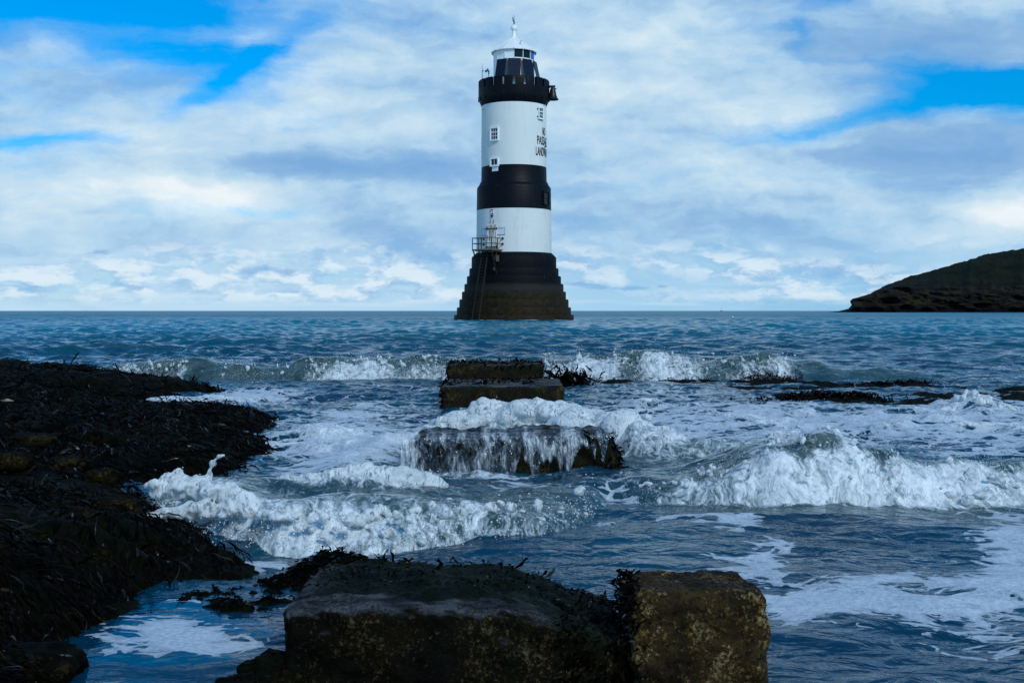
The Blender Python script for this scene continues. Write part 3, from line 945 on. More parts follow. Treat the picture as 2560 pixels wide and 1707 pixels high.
def build_sea():
    nx = 1150
    u = np.linspace(-0.60, 0.60, nx).astype(np.float64)
    rows = [1.5]
    while rows[-1] < 24:
        rows.append(rows[-1] * 1.0028)
    k = 1.0022
    while rows[-1] < 130:
        rows.append(rows[-1] * k)
    while rows[-1] < 380:
        k = min(k * 1.0006, 1.0036)
        rows.append(rows[-1] * k)
    while rows[-1] < 40000:
        k = min(k * 1.06, 1.16)
        rows.append(rows[-1] * k)
    yy = np.array(rows)
    Yg = np.repeat(yy[:, None], nx, 1)
    Xg = u[None, :] * (Yg + 1.6)
    dy = np.gradient(yy)[:, None]
    x, y = Xg.astype(np.float32), Yg.astype(np.float32)
    z = np.zeros_like(x)
    ox = np.zeros_like(x)
    oy = np.zeros_like(x)
    amp_y = (0.22 + 0.78 * sst(yy, 13.0, 24.0))[:, None]
    chop_y = (0.45 + 0.55 * sst(yy, 13.0, 22.0))[:, None]
    dx = (u[1] - u[0]) * (Yg + 1.6)[:, :1]
    for lam, amp, cx, cy, ph in WAVES:
        wgt = sst(lam / np.maximum(dy, dx), 2.2, 4.5) * (amp_y if lam > 1.6 else chop_y)
        r = np.nonzero(wgt[:, 0] > 1e-3)[0]
        if len(r) == 0:
            continue
        r0, r1 = r[0], r[-1] + 1
        kk = 2 * np.pi / lam
        phs = (kk * (cx * Xg[r0:r1] + cy * Yg[r0:r1]) + ph).astype(np.float32)
        a = (amp * wgt[r0:r1]).astype(np.float32)
        z[r0:r1] += a * np.cos(phs)
        sn = a * np.sin(phs)
        ox[r0:r1] -= np.float32(cx * 0.9) * sn
        oy[r0:r1] -= np.float32(cy * 0.9) * sn
    # gusts: patches of livelier and calmer water
    gust = 0.75 + 0.55 * fbm2(x * 0.05, y * 0.02, 3, 91)
    z *= gust
    nrow = int(np.searchsorted(yy, 27.0))
    zs, foam, thick, turb_lit = (np.zeros_like(x) for _ in range(4))
    a = sea(x[:nrow], y[:nrow])
    for dst, src in zip((zs, foam, thick, turb_lit), a):
        dst[:nrow] = src
    pool = np.exp(-(((1280 + FPX * x / y) - 400) / 300) ** 2 - (((777 + FPX * CAM_H / y) - 1600) / 140) ** 2)
    z *= (1 - 0.8 * np.minimum(pool * 1.3, 1))
    rl = np.hypot(x - 0.19, y - 115.0)
    foam = np.maximum(foam, 0.62 * np.exp(-((rl - 6.3) / 0.75) ** 2))
    # nearer open water: turbidity and painted light through crests, green-grey where waves stand up
    turb_lit = np.maximum(turb_lit, 0.55 * sst(z, 0.05, 0.20) * sst(y, 70, 18) * sst(y, 14, 17))
    V = np.stack([x + ox, y + oy, z + zs], -1).reshape(-1, 3)
    o = np_mesh('water', V, grid_faces(len(yy), nx), M_WATER, attrs={'foam': foam, 'thick': thick, 'turb_lit': turb_lit, 'calm': np.minimum(pool * 1.5, 1)})
    tag(o, kind='structure')
    return o


build_sea()


# ------------------------------------------------------------------ headland
def build_headland():
    D = 700.0
    pr = [(2060, 782), (2096, 777.6), (2122, 771.5), (2131, 761), (2133, 748), (2172, 736), (2219, 712), (2251, 700), (2272, 691.6), (2321, 679), (2379, 662),
          (2421, 649), (2464, 636), (2560, 621), (2700, 604), (2900, 590), (3200, 585), (3600, 600), (4000, 640), (4200, 700)]
    cl = [(2060, 0.8), (2130, 1.0), (2180, 0.98), (2250, 0.80), (2320, 0.60), (2420, 0.46), (2560, 0.40), (3000, 0.36), (4200, 0.5)]
    sc = D / FPX
    xs = np.linspace(2060, 4200, 900)
    xs = np.concatenate([np.linspace(2060, 2600, 620), np.linspace(2602, 4200, 200)])
    ridge = np.interp(xs, [p[0] for p in pr], [(777 - p[1]) * sc + CAM_H for p in pr])
    ridge = ridge + 0.8 * fbm2(xs * 0.05, xs * 0, 4, 3) * sst(xs, 2130, 2200)
    chh = ridge * np.interp(xs, [p[0] for p in cl], [p[1] for p in cl]) * (1 + 0.25 * fbm2(xs * 0.02, xs * 0 + 4, 3, 8))
    chh = np.minimum(chh, ridge * 0.99)
    nr = 90
    v = np.linspace(0, 1, nr)
    wx = (xs - 1280) * sc
    V = np.zeros((nr, len(xs), 3))
    turf = np.zeros((nr, len(xs)))
    for i, t in enumerate(v):
        if t < 0.5:                                  # ledged cliff
            q = t / 0.5
            zz = -1.5 + (chh + 1.5) * q
            yb = 3.0 * q + 9.0 * q ** 4
        else:                                        # turf slope up to the ridge, then down behind
            q = (t - 0.5) / 0.5
            zz = chh + (ridge - chh) * np.sin(min(q / 0.8, 1) * np.pi / 2) ** 1.0 - (0 if q < 0.8 else 1) * (q - 0.8) / 0.2 * (ridge + 2)
            yb = 12.0 + 110 * q * sst(ridge, 0, 12)
            turf[i] = sst(np.full(len(xs), q), -0.1, 0.18)
        k_ = (D + yb) / D
        V[i, :, 0] = wx * k_
        V[i, :, 1] = D + yb
        V[i, :, 2] = np.where(zz > 0, (zz - CAM_H) * k_ + CAM_H, zz)
    P = V.reshape(-1, 3)
    tf = turf.reshape(-1)
    nz = fbm3(P * np.array([.10, .10, .22]), 5, 2)
    lay = np.sin(P[:, 2] * 1.5 + 2.0 * pn3(P * 0.04, 6)) * 0.4
    P[:, 1] += (1 - tf) * (nz * 9.0 + lay) + tf * nz * 4
    P[:, 2] += tf * fbm3(P * .15, 4, 9) * 1.2 * sst(P[:, 0], 215, 235)
    # sea caves
    for cx, cz, rx, rz in ((232, 7.0, 5.5, 2.0), (243, 3.0, 3, 1.5), (330, 6, 6, 2.2), (290, 4, 5, 1.5)):
        P[:, 1] += 7 * np.exp(-((P[:, 0] - cx) / rx) ** 4 - ((P[:, 2] - cz) / rz) ** 4)
    o = np_mesh('headland', P, grid_faces(nr, len(xs)), M_HEAD, attrs={'turf': tf})
    tag(o, kind='structure')
    # low dark rocks running out from its foot
    return o


build_headland()


# ------------------------------------------------------------------ lighthouse
LH_Y = 115.0
PPM = FPX / LH_Y


def build_lighthouse():
    root = empty('lighthouse', ((1284.8 - 1280) / PPM, LH_Y, 0))
    tag(root, 'black and white banded lighthouse with a stepped dark base standing in the sea', 'lighthouse')

    def pol(a, r, z):
        return Vector((r * math.sin(a), -r * math.cos(a), z))

    def frame(a, r, z):
        """local x = tangent to the right, y = inward, z up, at angle a on radius r"""
        M = Matrix.Rotation(a, 4, 'Z')
        M.translation = pol(a, r, z)
        return M

    # stepped foundation
    steps = [(6.02, 0.55), (5.74, 1.30), (5.49, 2.10), (5.23, 2.87), (4.98, 3.64), (4.73, 4.42), (4.48, 5.20), (4.25, 6.36)]
    prof = [(6.1, -2.0)]
    for r, z in steps[:-1]:
        prof += [(r, prof[-1][1]), (r - 0.005, z - 0.05), (r - 0.05, z)]
    prof = [(6.1, -2.0), (6.06, -0.1)]
    for i, (r, z) in enumerate(steps):
        if i:
            prof.append((r + 0.03, steps[i - 1][1] + 0.01))
        prof += [(r + 0.02, z - 0.08), (r - 0.04, z)]
    prof += [(3.84, 6.72)]
    b = MB().lathe(prof, 96)
    base = b.build('stepped_base', M_BASE, root)
    # lower drum
    MB().lathe([(3.80, 6.70), (3.79, 7.0), (3.75, 11.0)], 96).build('lower_white_band', M_WHITE, root)
    MB().lathe([(3.755, 11.0), (3.725, 13.2), (3.69, 13.28), (3.52, 13.52), (3.49, 13.54), (3.48, 13.62), (3.30, 13.95), (3.27, 15.3)], 96).build('black_band', M_BLACK, root)
    up = MB().lathe([(3.268, 15.3), (3.25, 21.45)], 96).build('upper_white_band', M_WHITE, root)
    # gallery with battlements
    g = MB()
    g.lathe([(3.252, 21.40), (3.30, 21.50), (3.42, 21.75), (3.53, 22.05), (3.57, 22.30), (3.57, 23.05), (3.27, 23.05), (3.27, 22.9), (2.0, 22.9)], 96)
    nm = 20
    for k in range(nm):
        a = 2 * math.pi * (k + 0.5) / nm
        w = 2 * math.pi / nm * 0.385
        n = 5
        vs, fs = [], []
        for j in range(n + 1):
            aa = a - w + 2 * w * j / n
            for (r, z) in ((3.568, 23.0), (3.568, 23.84), (3.545, 23.90), (3.30, 23.90), (3.275, 23.84), (3.275, 23.0)):
                vs.append(pol(aa, r, z))
        for j in range(n):
            for q in range(5):
                fs.append((j * 6 + q, (j + 1) * 6 + q, (j + 1) * 6 + q + 1, j * 6 + q + 1))
        fs.append(tuple(range(0, 6)))
        fs.append(tuple(n * 6 + q for q in range(5, -1, -1)))
        g.add(vs, fs)
    for k in range(nm):                     # shallow corbel ribs below the parapet
        a = 2 * math.pi * k / nm
        M = frame(a, 3.50, 22.15)
        g.box((0, -0.02, 0), (0.16, 0.16, 0.5), M, 0.03)
    g.build('battlement_gallery', M_BLACK, root)
    # lantern room
    ns = 14
    half = math.pi / ns
    drum = MB().lathe([(2.06, 22.85), (2.06, 25.92)], 48)
    lr = drum.build('lantern_room', M_WTRIM, root)
    for k in range(ns):
        a = -math.pi + (k + 0.5) * 2 * half
        M = frame(a, 2.0, 26.38)
        deg = math.degrees(a)
        wide = 2 * 2.06 * math.tan(half)
        if -7 < deg < 62:
            nm_, mt = 'lantern_pane', M_GLASS
        elif 62 < deg < 120:
            nm_, mt = 'lantern_pane', M_BLUEGLASS
        else:
            nm_, mt = 'blanking_panel', M_WTRIM
        MB().box((0, 0, 0), (wide - 0.07, 0.03, 0.86), M).build(nm_, mt, lr)
    bars = MB()
    for k in range(ns):
        a = -math.pi + k * 2 * half
        bars.tube([pol(a, 2.07, 25.86), pol(a, 2.07, 26.9)], 0.035, 6)
    for zz in (25.93, 26.84):
        bars.tube([pol(2 * math.pi * k / ns - math.pi, 2.065, zz) for k in range(ns + 1)], 0.04, 6)
    bars.build('glazing_bars', M_WTRIM, lr)
    for k in range(ns):
        a = -math.pi + k * 2 * half
        MB().tube([pol(a, 2.09, 26.55), pol(a, 2.22, 26.78)], 0.022, 5).build('eave_bracket', M_WTRIM, lr)
    roof = MB()
    rp = [(2.0, 26.86), (2.30, 26.74), (2.32, 26.80), (2.10, 26.98), (1.45, 27.45), (0.85, 27.88), (0.42, 28.18), (0.29, 28.28), (0.23, 28.5), (0.185, 28.75), (0.17, 28.98)]
    roof.lathe(rp, ns, a0=math.pi / ns * 0, smooth=False)
    for k in range(ns):
        a = 2 * math.pi * k / ns
        roof.tube([pol(a, r + 0.004, z + 0.012) for r, z in rp[2:8]], 0.020, 5)
    rf = roof.build('roof', M_WROOF, root)
    bl = MB().lathe([(0.17, 28.96), (0.22, 29.0), (0.20, 29.03)] + [(0.325 * math.sin(q), 29.30 - 0.325 * math.cos(q)) for q in np.linspace(0.6, math.pi, 14)], 24)
    bl.build('finial_ball', M_WROOF, rf)
    vn = MB().tube([(0, 0, 29.6), (0, 0, 30.0)], 0.045, 8)
    vn.tube([(0, 0, 29.9), (-0.10, 0, 30.05), (-0.13, 0, 30.3), (-0.09, 0, 30.42)], [0.05, 0.045, 0.035, 0.01], 6)
    vn.tube([(0, 0, 29.95), (0.01, 0, 30.3), (-0.01, 0, 30.62)], [0.05, 0.03, 0.01], 6)
    vn.tube([(0, 0, 29.95), (0.09, 0, 29.85), (0.10, 0, 29.7)], [0.045, 0.04, 0.015], 6)
    vn.build('weathervane', M_VERDIGRIS, rf)
    MB().tube([pol(R(22), 1.62, 27.30), pol(R(22), 1.70, 27.62), pol(R(27), 1.74, 27.66)], 0.025, 5).build('roof_hook', M_STEEL, rf)
    # solar panels leaning against the lantern
    for deg in (-33, 1, 36, 71):
        a = R(deg)
        lo, hi = pol(a, 2.62, 23.95), pol(a, 2.20, 25.80)
        tx = Vector((math.cos(a), math.sin(a), 0))
        upv = (hi - lo).normalized()
        nv = tx.cross(upv)
        L = (hi - lo).length
        me = bpy.data.meshes.new('solar_panel')
        wv = 0.56
        c = [lo - tx * wv, lo + tx * wv, hi + tx * wv, hi - tx * wv]
        back = [p - nv * 0.05 for p in c]
        me.from_pydata([tuple(p) for p in c + back], [], [(0, 1, 2, 3), (7, 6, 5, 4), (0, 4, 5, 1), (1, 5, 6, 2), (2, 6, 7, 3), (3, 7, 4, 0)])
        uvl = me.uv_layers.new(name='UVMap')
        for li, uvc in enumerate([(0, 0), (1, 0), (1, 1), (0, 1)]):
            uvl.data[li].uv = uvc
        me.materials.append(M_SOLAR)
        so = bpy.data.objects.new('solar_panel', me)
        COL.objects.link(so)
        so.parent = root
        fr = MB()
        for p, q in ((c[0], c[1]), (c[1], c[2]), (c[2], c[3]), (c[3], c[0])):
            fr.tube([p, q], 0.022, 4)
        fr.build('panel_frame', M_HINGE, so)
        for sgn in (-0.35, 0.35):
            p = lo + tx * sgn
            MB().tube([p, p + Vector((0, 0, -0.7))], 0.03, 5).build('panel_leg', M_DECK, so)
    for deg in (-16, 18.5, 53.5):
        a = R(deg)
        MB().box((0, 0, 0), (0.10, 0.06, 1.9), Matrix.Translation(pol(a, 2.28, 24.9)) @ Matrix.Rotation(a, 4, 'Z') @ Matrix.Rotation(R(-10), 4, 'X')).build('panel_post', M_DECK, root)

    # windows
    def window(deg, r, z, w, hgt, panes, small=False, dark=False):
        a = R(deg)
        M = frame(a, r, z)
        s = MB()
        t_ = 0.12
        frm_m = M_BLACK if dark else M_WTRIM
        s.box((-w / 2 - t_ / 2, -0.02, 0), (t_, 0.28, hgt + 2 * t_), M)
        s.box((w / 2 + t_ / 2, -0.02, 0), (t_, 0.28, hgt + 2 * t_), M)
        s.box((0, -0.02, hgt / 2 + t_ / 2), (w - 0.004, 0.28, t_), M)
        s.box((0, -0.04, -hgt / 2 - t_ / 2), (w - 0.004, 0.32, t_), M)
        win = s.build('window', frm_m, root)
        MB().box((0, -0.055, 0), (w - 0.006, 0.05, hgt - 0.006), M).build('pane', M_GLASS, win)
        bars_ = MB()
        nxp, nzp = panes
        for k in range(1, nxp):
            bars_.box((-w / 2 + w * k / nxp, -0.087, 0), (0.04, 0.03, hgt - 0.01), M)
        for k in range(1, nzp):
            bars_.box((0, -0.091, -hgt / 2 + hgt * k / nzp), (w - 0.01, 0.032, 0.05 if k != nzp // 2 + 1 else 0.09), M)
        for sg in (-1, 1):
            bars_.box((sg * (w / 2 - 0.02), -0.094, 0), (0.035, 0.034, hgt - 0.008), M)
            bars_.box((0, -0.097, sg * (hgt / 2 - 0.02)), (w - 0.09, 0.034, 0.035), M)
        bars_.build('sash_bars', frm_m, win)
        for sg in (-1, 1):
            MB().box((-w / 2 - t_ - 0.06, -0.04, sg * hgt * 0.38), (0.06, 0.10, 0.09), M).build('shutter_pin', M_HINGE, win)
        return win

    window(-35.5, 3.245, 18.30, 0.80, 1.12, (3, 3))
    w2 = window(-35.5, 3.255, 15.55, 0.78, 0.62, (2, 1))
    MB().box((0.06, 0.0, 0), (0.70, 0.10, 0.52), frame(R(-35.5), 3.275, 14.93)).build('apron_panel', M_WTRIM, w2)
    window(53.5, 3.235, 20.45, 0.66, 0.98, (2, 3))
    window(57.0, 3.70, 12.05, 0.80, 1.15, (2, 2), dark=True)

    # lettering painted round the tower
    def lettering(text, deg, z, size, adv):
        cu = bpy.data.curves.new('lettering', 'FONT')
        cu.body = text
        cu.size = 1.0
        cu.align_x = 'CENTER'
        cu.align_y = 'CENTER'
        cu.offset = 0.018
        cu.resolution_u = 4
        o = bpy.data.objects.new('lettering_source', cu)
        COL.objects.link(o)
        dg = bpy.context.evaluated_depsgraph_get()
        me = bpy.data.meshes.new_from_object(o.evaluated_get(dg))
        bpy.data.objects.remove(o)
        bpy.data.curves.remove(cu)
        co = np.array([v.co[:] for v in me.vertices])
        wid = co[:, 0].max() - co[:, 0].min()
        hgt = co[:, 1].max() - co[:, 1].min()
        sx = len(text) * adv / wid
        sy = size / hgt
        midy = (co[:, 1].max() + co[:, 1].min()) / 2
        midx = (co[:, 0].max() + co[:, 0].min()) / 2
        rr = 3.262 if z > 0 else 0
        for v in me.vertices:
            a = R(deg) + (v.co.x - midx) * sx / 3.25
            v.co = pol(a, 3.292 - (z - 15.3) * 0.0029, z + (v.co.y - midy) * sy)
        me.materials.clear()
        me.materials.append(M_INK)
        ob = bpy.data.objects.new('lettering', me)
        COL.objects.link(ob)
        ob.parent = root

    for dg_ in (65.5, -111.5):
        lettering('NO', dg_, 18.75, 0.80, 0.34)
        lettering('PASSAGE', dg_, 17.80, 0.86, 0.345)
        lettering('LANDWARD', dg_, 16.70, 0.86, 0.345)
    # small bracket lamp above the last line of lettering
    MB().tube([pol(R(66), 3.25, 17.2), pol(R(66), 3.42, 17.25)], 0.03, 6).box((0, -0.15, 0), (0.22, 0.1, 0.12), frame(R(66), 3.3, 17.25)).build('wall_bracket', M_STEEL, root)
    MB().tube([pol(R(-70), 3.22, 21.0), pol(R(-70), 3.40, 20.95), pol(R(-68), 3.45, 20.9)], 0.03, 5).build('wall_hook', M_STEEL, root)
    MB().tube([pol(R(72), 3.27, 18.9), pol(R(72), 3.28, 21.5)], 0.025, 5).build('downpipe', M_WTRIM, root)

    # door
    a = R(-34.8)
    M = frame(a, 3.775, 8.22)
    d = MB().box((0, 0, 0), (1.22, 0.16, 2.36), M, 0.02).build('door', M_DOOR, root)
    MB().box((0, -0.085, 0), (0.03, 0.02, 2.3), M).build('door_seam', M_HINGE, d)
    for zz in (0.78, -1.02):
        hb = MB()
        for sg in (-1, 1):
            hb.box((sg * 0.33, -0.10, zz), (0.54, 0.04, 0.09), M)
            hb.box((sg * 0.63, -0.11, zz), (0.12, 0.08, 0.20), M, 0.02)
        hb.build('strap_hinge', M_HINGE, d)
    MB().box((0, -0.03, 0), (0.22, 0.10, 0.16), frame(a, 3.77, 10.22)).build('wall_lamp', M_HINGE, root)
    for da in (-0.045, 0.055):
        MB().tube([pol(a + da, 3.83, 9.45), pol(a + da, 3.83, 9.90)], 0.02, 5).build('conduit', M_HINGE, root)
    sg_ = MB().box((0, 0, 0), (0.42, 0.04, 0.56), frame(a, 3.775, 10.62)).build('red_notice', M_WTRIM, root)
    ink = MB()
    for k, (w_, x_) in enumerate(((0.36, 0), (0.10, -0.12), (0.10, 0.1), (0.34, 0.0))):
        ink.box((x_, -0.03, (0.21, 0.06, -0.04, -0.20)[k]), (w_, 0.02, 0.10), frame(a, 3.775, 10.62))
    ink.build('notice_print', M_RED, sg_)
    for da, w_ in ((-0.262, 0.74), (0.262, 0.86)):
        MM = frame(a + da, 3.79, 8.75)
        nb = MB().box((0, 0, 0), (w_, 0.06, 0.72), MM).build('notice_board', M_NOTICE, root)
        ib = MB()
        for zz in (-0.35, 0.35):
            ib.box((0, -0.035, zz), (w_, 0.02, 0.03), MM)
        for xx in (-w_ / 2, w_ / 2):
            ib.box((xx, -0.036, 0), (0.03, 0.02, 0.72), MM)
        ib.box((0, -0.035, 0.25), (w_ * 0.55, 0.02, 0.05), MM)
        ib.build('notice_border', M_NOTICE_INK, nb)

    # landing platform, rails, struts and ladder
    M = Matrix.Rotation(a, 4, 'Z')

    def lp(tx, out, z):           # local: tangent, outward radius, height
        return M @ Vector((tx, -out, z))
    pf = MB()
    pf.box((0.05, -4.65, 6.86), (2.36, 1.85, 0.16), M, 0.02)
    plat = pf.build('landing_platform', M_DECK, root)
    rail = MB()
    zt, zm, z0 = 8.02, 7.48, 6.92
    o_ = 5.52
    xl, xr = -1.10, 1.20
    for (tx, out) in ((xl, o_), (-0.02, o_), (xr, o_), (xl, 4.55), (xr, 4.55)):
        rail.tube([lp(tx, out, z0), lp(tx, out, zt)], 0.045 if tx != xr else 0.055, 6)
    for zz in (zt, zm):
        rail.tube([lp(xl, 3.70, zz), lp(xl, o_, zz), lp(xr, o_, zz), lp(xr, 3.60, zz)], 0.036, 6)
        for tx in (xl, xr):
            rail.box((tx, -3.66, zz), (0.16, 0.2, 0.2), M, 0.03)
    rail.build('guard_rail', M_STEEL, plat)
    for tx in (-1.05, 1.15):
        MB().tube([lp(tx, 5.45, 6.80), lp(tx * 0.9, 4.45, 4.5)], 0.07, 6).build('strut', M_LADDER, plat)
        MB().tube([lp(tx, 4.45, 6.80), lp(tx * 0.95, 5.0, 5.9)], 0.06, 6).build('strut', M_LADDER, plat)
    MB().tube([lp(-1.05, 5.2, 6.3), lp(1.1, 5.2, 6.3)], 0.05, 6).build('strut', M_LADDER, plat)
    lad = MB()
    top, bot = (4.95, 6.8), (6.75, -0.8)
    for tx in (-0.32, 0.36):
        lad.tube([lp(tx, top[0], top[1]), lp(tx * 1.25, bot[0], bot[1])], 0.065, 6)
    nrg = 25
    for k in range(nrg):
        q = (k + 0.5) / nrg
        rr = top[0] + (bot[0] - top[0]) * q
        zz = top[1] + (bot[1] - top[1]) * q
        lad.box((0.02, -rr, zz), (0.66 + 0.14 * q, 0.16, 0.05), M)
    lad.build('ladder', M_LADDER, root)
    MB().box((0, 0, 0), (0.30, 0.16, 0.62), frame(R(-22), 4.32, 6.05), 0.02).build('fender_block', M_DECK, root)
    MB().box((0, 0, 0), (0.2, 0.16, 0.3), frame(R(-25), 4.55, 5.0), 0.02).build('fender_block', M_DECK, root)

    # fog bell on the gallery
    bell = MB()
    bc = pol(R(82), 3.92, 0)
    bell.lathe([(0.02, 23.30), (0.16, 23.28), (0.20, 23.18), (0.28, 23.02), (0.32, 22.75), (0.38, 22.45), (0.50, 22.18), (0.60, 22.04), (0.57, 22.02), (0.3, 22.1)], 28, c=(bc.x, bc.y, 0))
    be = bell.build('fog_bell', M_BRONZE, root)
    by = MB().box((0, 0, 0), (0.30, 0.62, 0.18), Matrix.Translation((bc.x - 0.05, bc.y, 23.36)) @ Matrix.Rotation(R(90), 4, 'Z'), 0.03)
    by.tube([(bc.x - 0.7, bc.y, 23.05), (bc.x, bc.y, 23.42)], 0.06, 6)
    by.tube([(bc.x, bc.y, 23.1), (bc.x + 0.36, bc.y, 23.14)], 0.06, 6)
    by.build('bell_yoke', M_BRONZE, be)
    # mast and green lamp on the parapet, left
    MB().tube([pol(R(-68), 3.40, 23.3), pol(R(-68), 3.40, 24.75)], 0.03, 6).tube([pol(R(-68), 3.40, 24.75), pol(R(-68), 3.40, 25.5)], 0.014, 5).tube([pol(R(-68), 3.40, 24.7), pol(R(-63), 3.40, 24.75)], 0.05, 6).build('aerial', M_STEEL, root)
    gl = MB().tube([pol(R(-47), 3.40, 23.4), pol(R(-47), 3.40, 24.35)], 0.028, 6).build('lamp_post', M_STEEL, root)
    gm = MB().tube([pol(R(-47), 3.40, 24.2), pol(R(-47), 3.38, 24.5), pol(R(-52), 3.38, 24.62), pol(R(-56), 3.38, 24.56)], [0.06, 0.08, 0.10, 0.08], 8)
    gm.tube([pol(R(-50), 3.38, 24.62), pol(R(-50), 3.38, 24.80)], [0.11, 0.07], 8).tube([pol(R(-56), 3.38, 24.5), pol(R(-56), 3.38, 24.68)], [0.09, 0.06], 8)
    gm.build('green_lamp', M_GREEN, gl)
    return root


build_lighthouse()


# ------------------------------------------------------------------ far boat and buoy
def build_boat():
    y = 2600.0
    x = (1803 - 1280) * y / FPX
    root = empty('sailing_boat', (x, y, 0.2))
    tag(root, 'tiny pale sailing boat far out on the horizon', 'boat')
    L = 6.0
    h = MB()
    secs = []
    for q in np.linspace(-1, 1, 13):
        w = 1.3 * (1 - abs(q) ** 2.4 * (0.95 if q > 0 else 0.45))
        dz = 0.25 * q * q
        secs.append([(q * L / 2, -w, 1.1 + dz), (q * L / 2, -w * 0.75, 0.2), (q * L / 2, 0, -0.4), (q * L / 2, w * 0.75, 0.2), (q * L / 2, w, 1.1 + dz)])
    vs = [p for s in secs for p in s]
    fs = [(i * 5 + j, (i + 1) * 5 + j, (i + 1) * 5 + j + 1, i * 5 + j + 1) for i in range(12) for j in range(4)] + [(i * 5 + 4, (i + 1) * 5 + 4, (i + 1) * 5, i * 5) for i in range(12)]
    h.add(vs, fs, True)
    h.build('hull', M_HINGE, root)
    MB().box((-0.3, 0, 1.7), (2.4, 1.5, 0.7), bev=0.15).build('cabin', M_WTRIM, root)
    MB().tube([(0.4, 0, 1.2), (0.4, 0, 11.5)], [0.10, 0.05], 6).build('mast', M_STEEL, root)
    sl = MB()
    A, B, C_ = (0.25, 0.05, 2.4), (0.35, 0.05, 10.8), (-1.6, 0.25, 2.5)
    sl.add([A, B, C_, (A[0], A[1] + .06, A[2]), (B[0], B[1] + .06, B[2]), (C_[0], C_[1] + .06, C_[2])], [(0, 1, 2), (5, 4, 3), (0, 3, 4, 1), (1, 4, 5, 2), (2, 5, 3, 0)])
    sl.build('sail', M_NOTICE, root)


build_boat()
by_ = at(1831, 796, 0.0)
buoy = empty('buoy', (by_[0], by_[1], 0.05))
tag(buoy, 'small pale mooring buoy floating on open water right of the lighthouse', 'buoy')
MB().lathe([(0.001, -0.12)] + [(0.13 * math.sin(q), 0.05 - 0.15 * math.cos(q)) for q in np.linspace(0.3, math.pi - 0.1, 10)] + [(0.04, 0.22), (0.001, 0.23)], 14).build('float', M_WTRIM, buoy)
MB().lathe([(0.128, 0.0), (0.138, 0.02), (0.138, 0.06), (0.128, 0.08)], 14).build('band', M_RED, buoy)


# ------------------------------------------------------------------ seaweed fronds
def fronds(name, pts, lens, widths, mat, parent=None, down=None, lift=0.25, segs=6, seed=1, curl=0.9):
    """flat ribbons lying on or hanging from pts; all in one mesh"""
    rng = np.random.default_rng(seed)
    n = len(pts)
    th = rng.uniform(0, 2 * np.pi, n) * 0.45 + 5.0 * fbm2(pts[:, 0] * 1.1, pts[:, 1] * 1.1, 3, seed + 400) * 2
    d = np.stack([np.cos(th), np.sin(th), rng.uniform(-0.35, lift, n)], 1)
    if down is not None:
        d = d * 0.55 + down
    d /= np.linalg.norm(d, axis=1, keepdims=True)
    side = np.cross(d, np.array([0, 0, 1.0]) + rng.normal(size=(n, 3)) * 0.55)
    side /= np.linalg.norm(side, axis=1, keepdims=True) + 1e-9
    p = pts.copy()
    V = np.zeros((n, segs + 1, 2, 3))
    for s in range(segs + 1):
        q = s / segs
        w = widths * (0.35 + 0.9 * np.sin(np.pi * min(q * 0.92 + 0.06, 1)) ** 0.8) * (1 if s < segs else 0.35)
        wob = 1 + 0.35 * np.sin(q * 9 + th * 5)
        V[:, s, 0] = p - side * (w * wob)[:, None] / 2
        V[:, s, 1] = p + side * (w * wob)[:, None] / 2
        turn = rng.normal(size=(n, 3)) * 0.30 * curl
        turn[:, 2] -= 0.20
        d = d + turn
        d /= np.linalg.norm(d, axis=1, keepdims=True)
        p = p + d * (lens / segs)[:, None]
    V = V.reshape(-1, 3)
    base = (np.arange(n) * (segs + 1) * 2)[:, None]
    k = np.arange(segs) * 2
    F = np.stack([base + k, base + k + 1, base + k + 3, base + k + 2], -1).reshape(-1, 4)
    tone = np.repeat(rng.uniform(0, 1, n), (segs + 1) * 2)
    return np_mesh(name, V, F, mat, parent, True, {'tone': tone})


# ------------------------------------------------------------------ left reef
REEF = [(-900, 900), (-300, 905), (0, 922), (200, 932), (330, 944), (450, 962), (560, 972), (660, 990), (735, 1022), (715, 1062), (705, 1105), (660, 1150), (610, 1190),
        (500, 1205), (425, 1215), (418, 1245), (470, 1290), (515, 1335), (605, 1378), (600, 1420), (450, 1440), (330, 1475), (240, 1535),
        (70, 1590), (150, 1690), (120, 1790), (-100, 1990), (-1500, 1990)]


def poly_sdf(x, y, poly):
    """signed distance (inside positive) to a closed plan polygon"""
    d2 = np.full(x.shape, 1e9)
    inside = np.zeros(x.shape, bool)
    n = len(poly)
    for i in range(n):
        (x0, y0), (x1, y1) = poly[i], poly[(i + 1) % n]
        ex, ey = x1 - x0, y1 - y0
        t = np.clip(((x - x0) * ex + (y - y0) * ey) / (ex * ex + ey * ey), 0, 1)
        d2 = np.minimum(d2, (x - x0 - t * ex) ** 2 + (y - y0 - t * ey) ** 2)
        c = (y0 > y) != (y1 > y)
        xi = x0 + (y - y0) / (ey if abs(ey) > 1e-9 else 1e-9) * ex
        inside ^= c & (x < xi)
    d = np.sqrt(d2)
    return np.where(inside, d, -d)


REEF_W = [at(px, py, 0.03) for px, py in REEF]


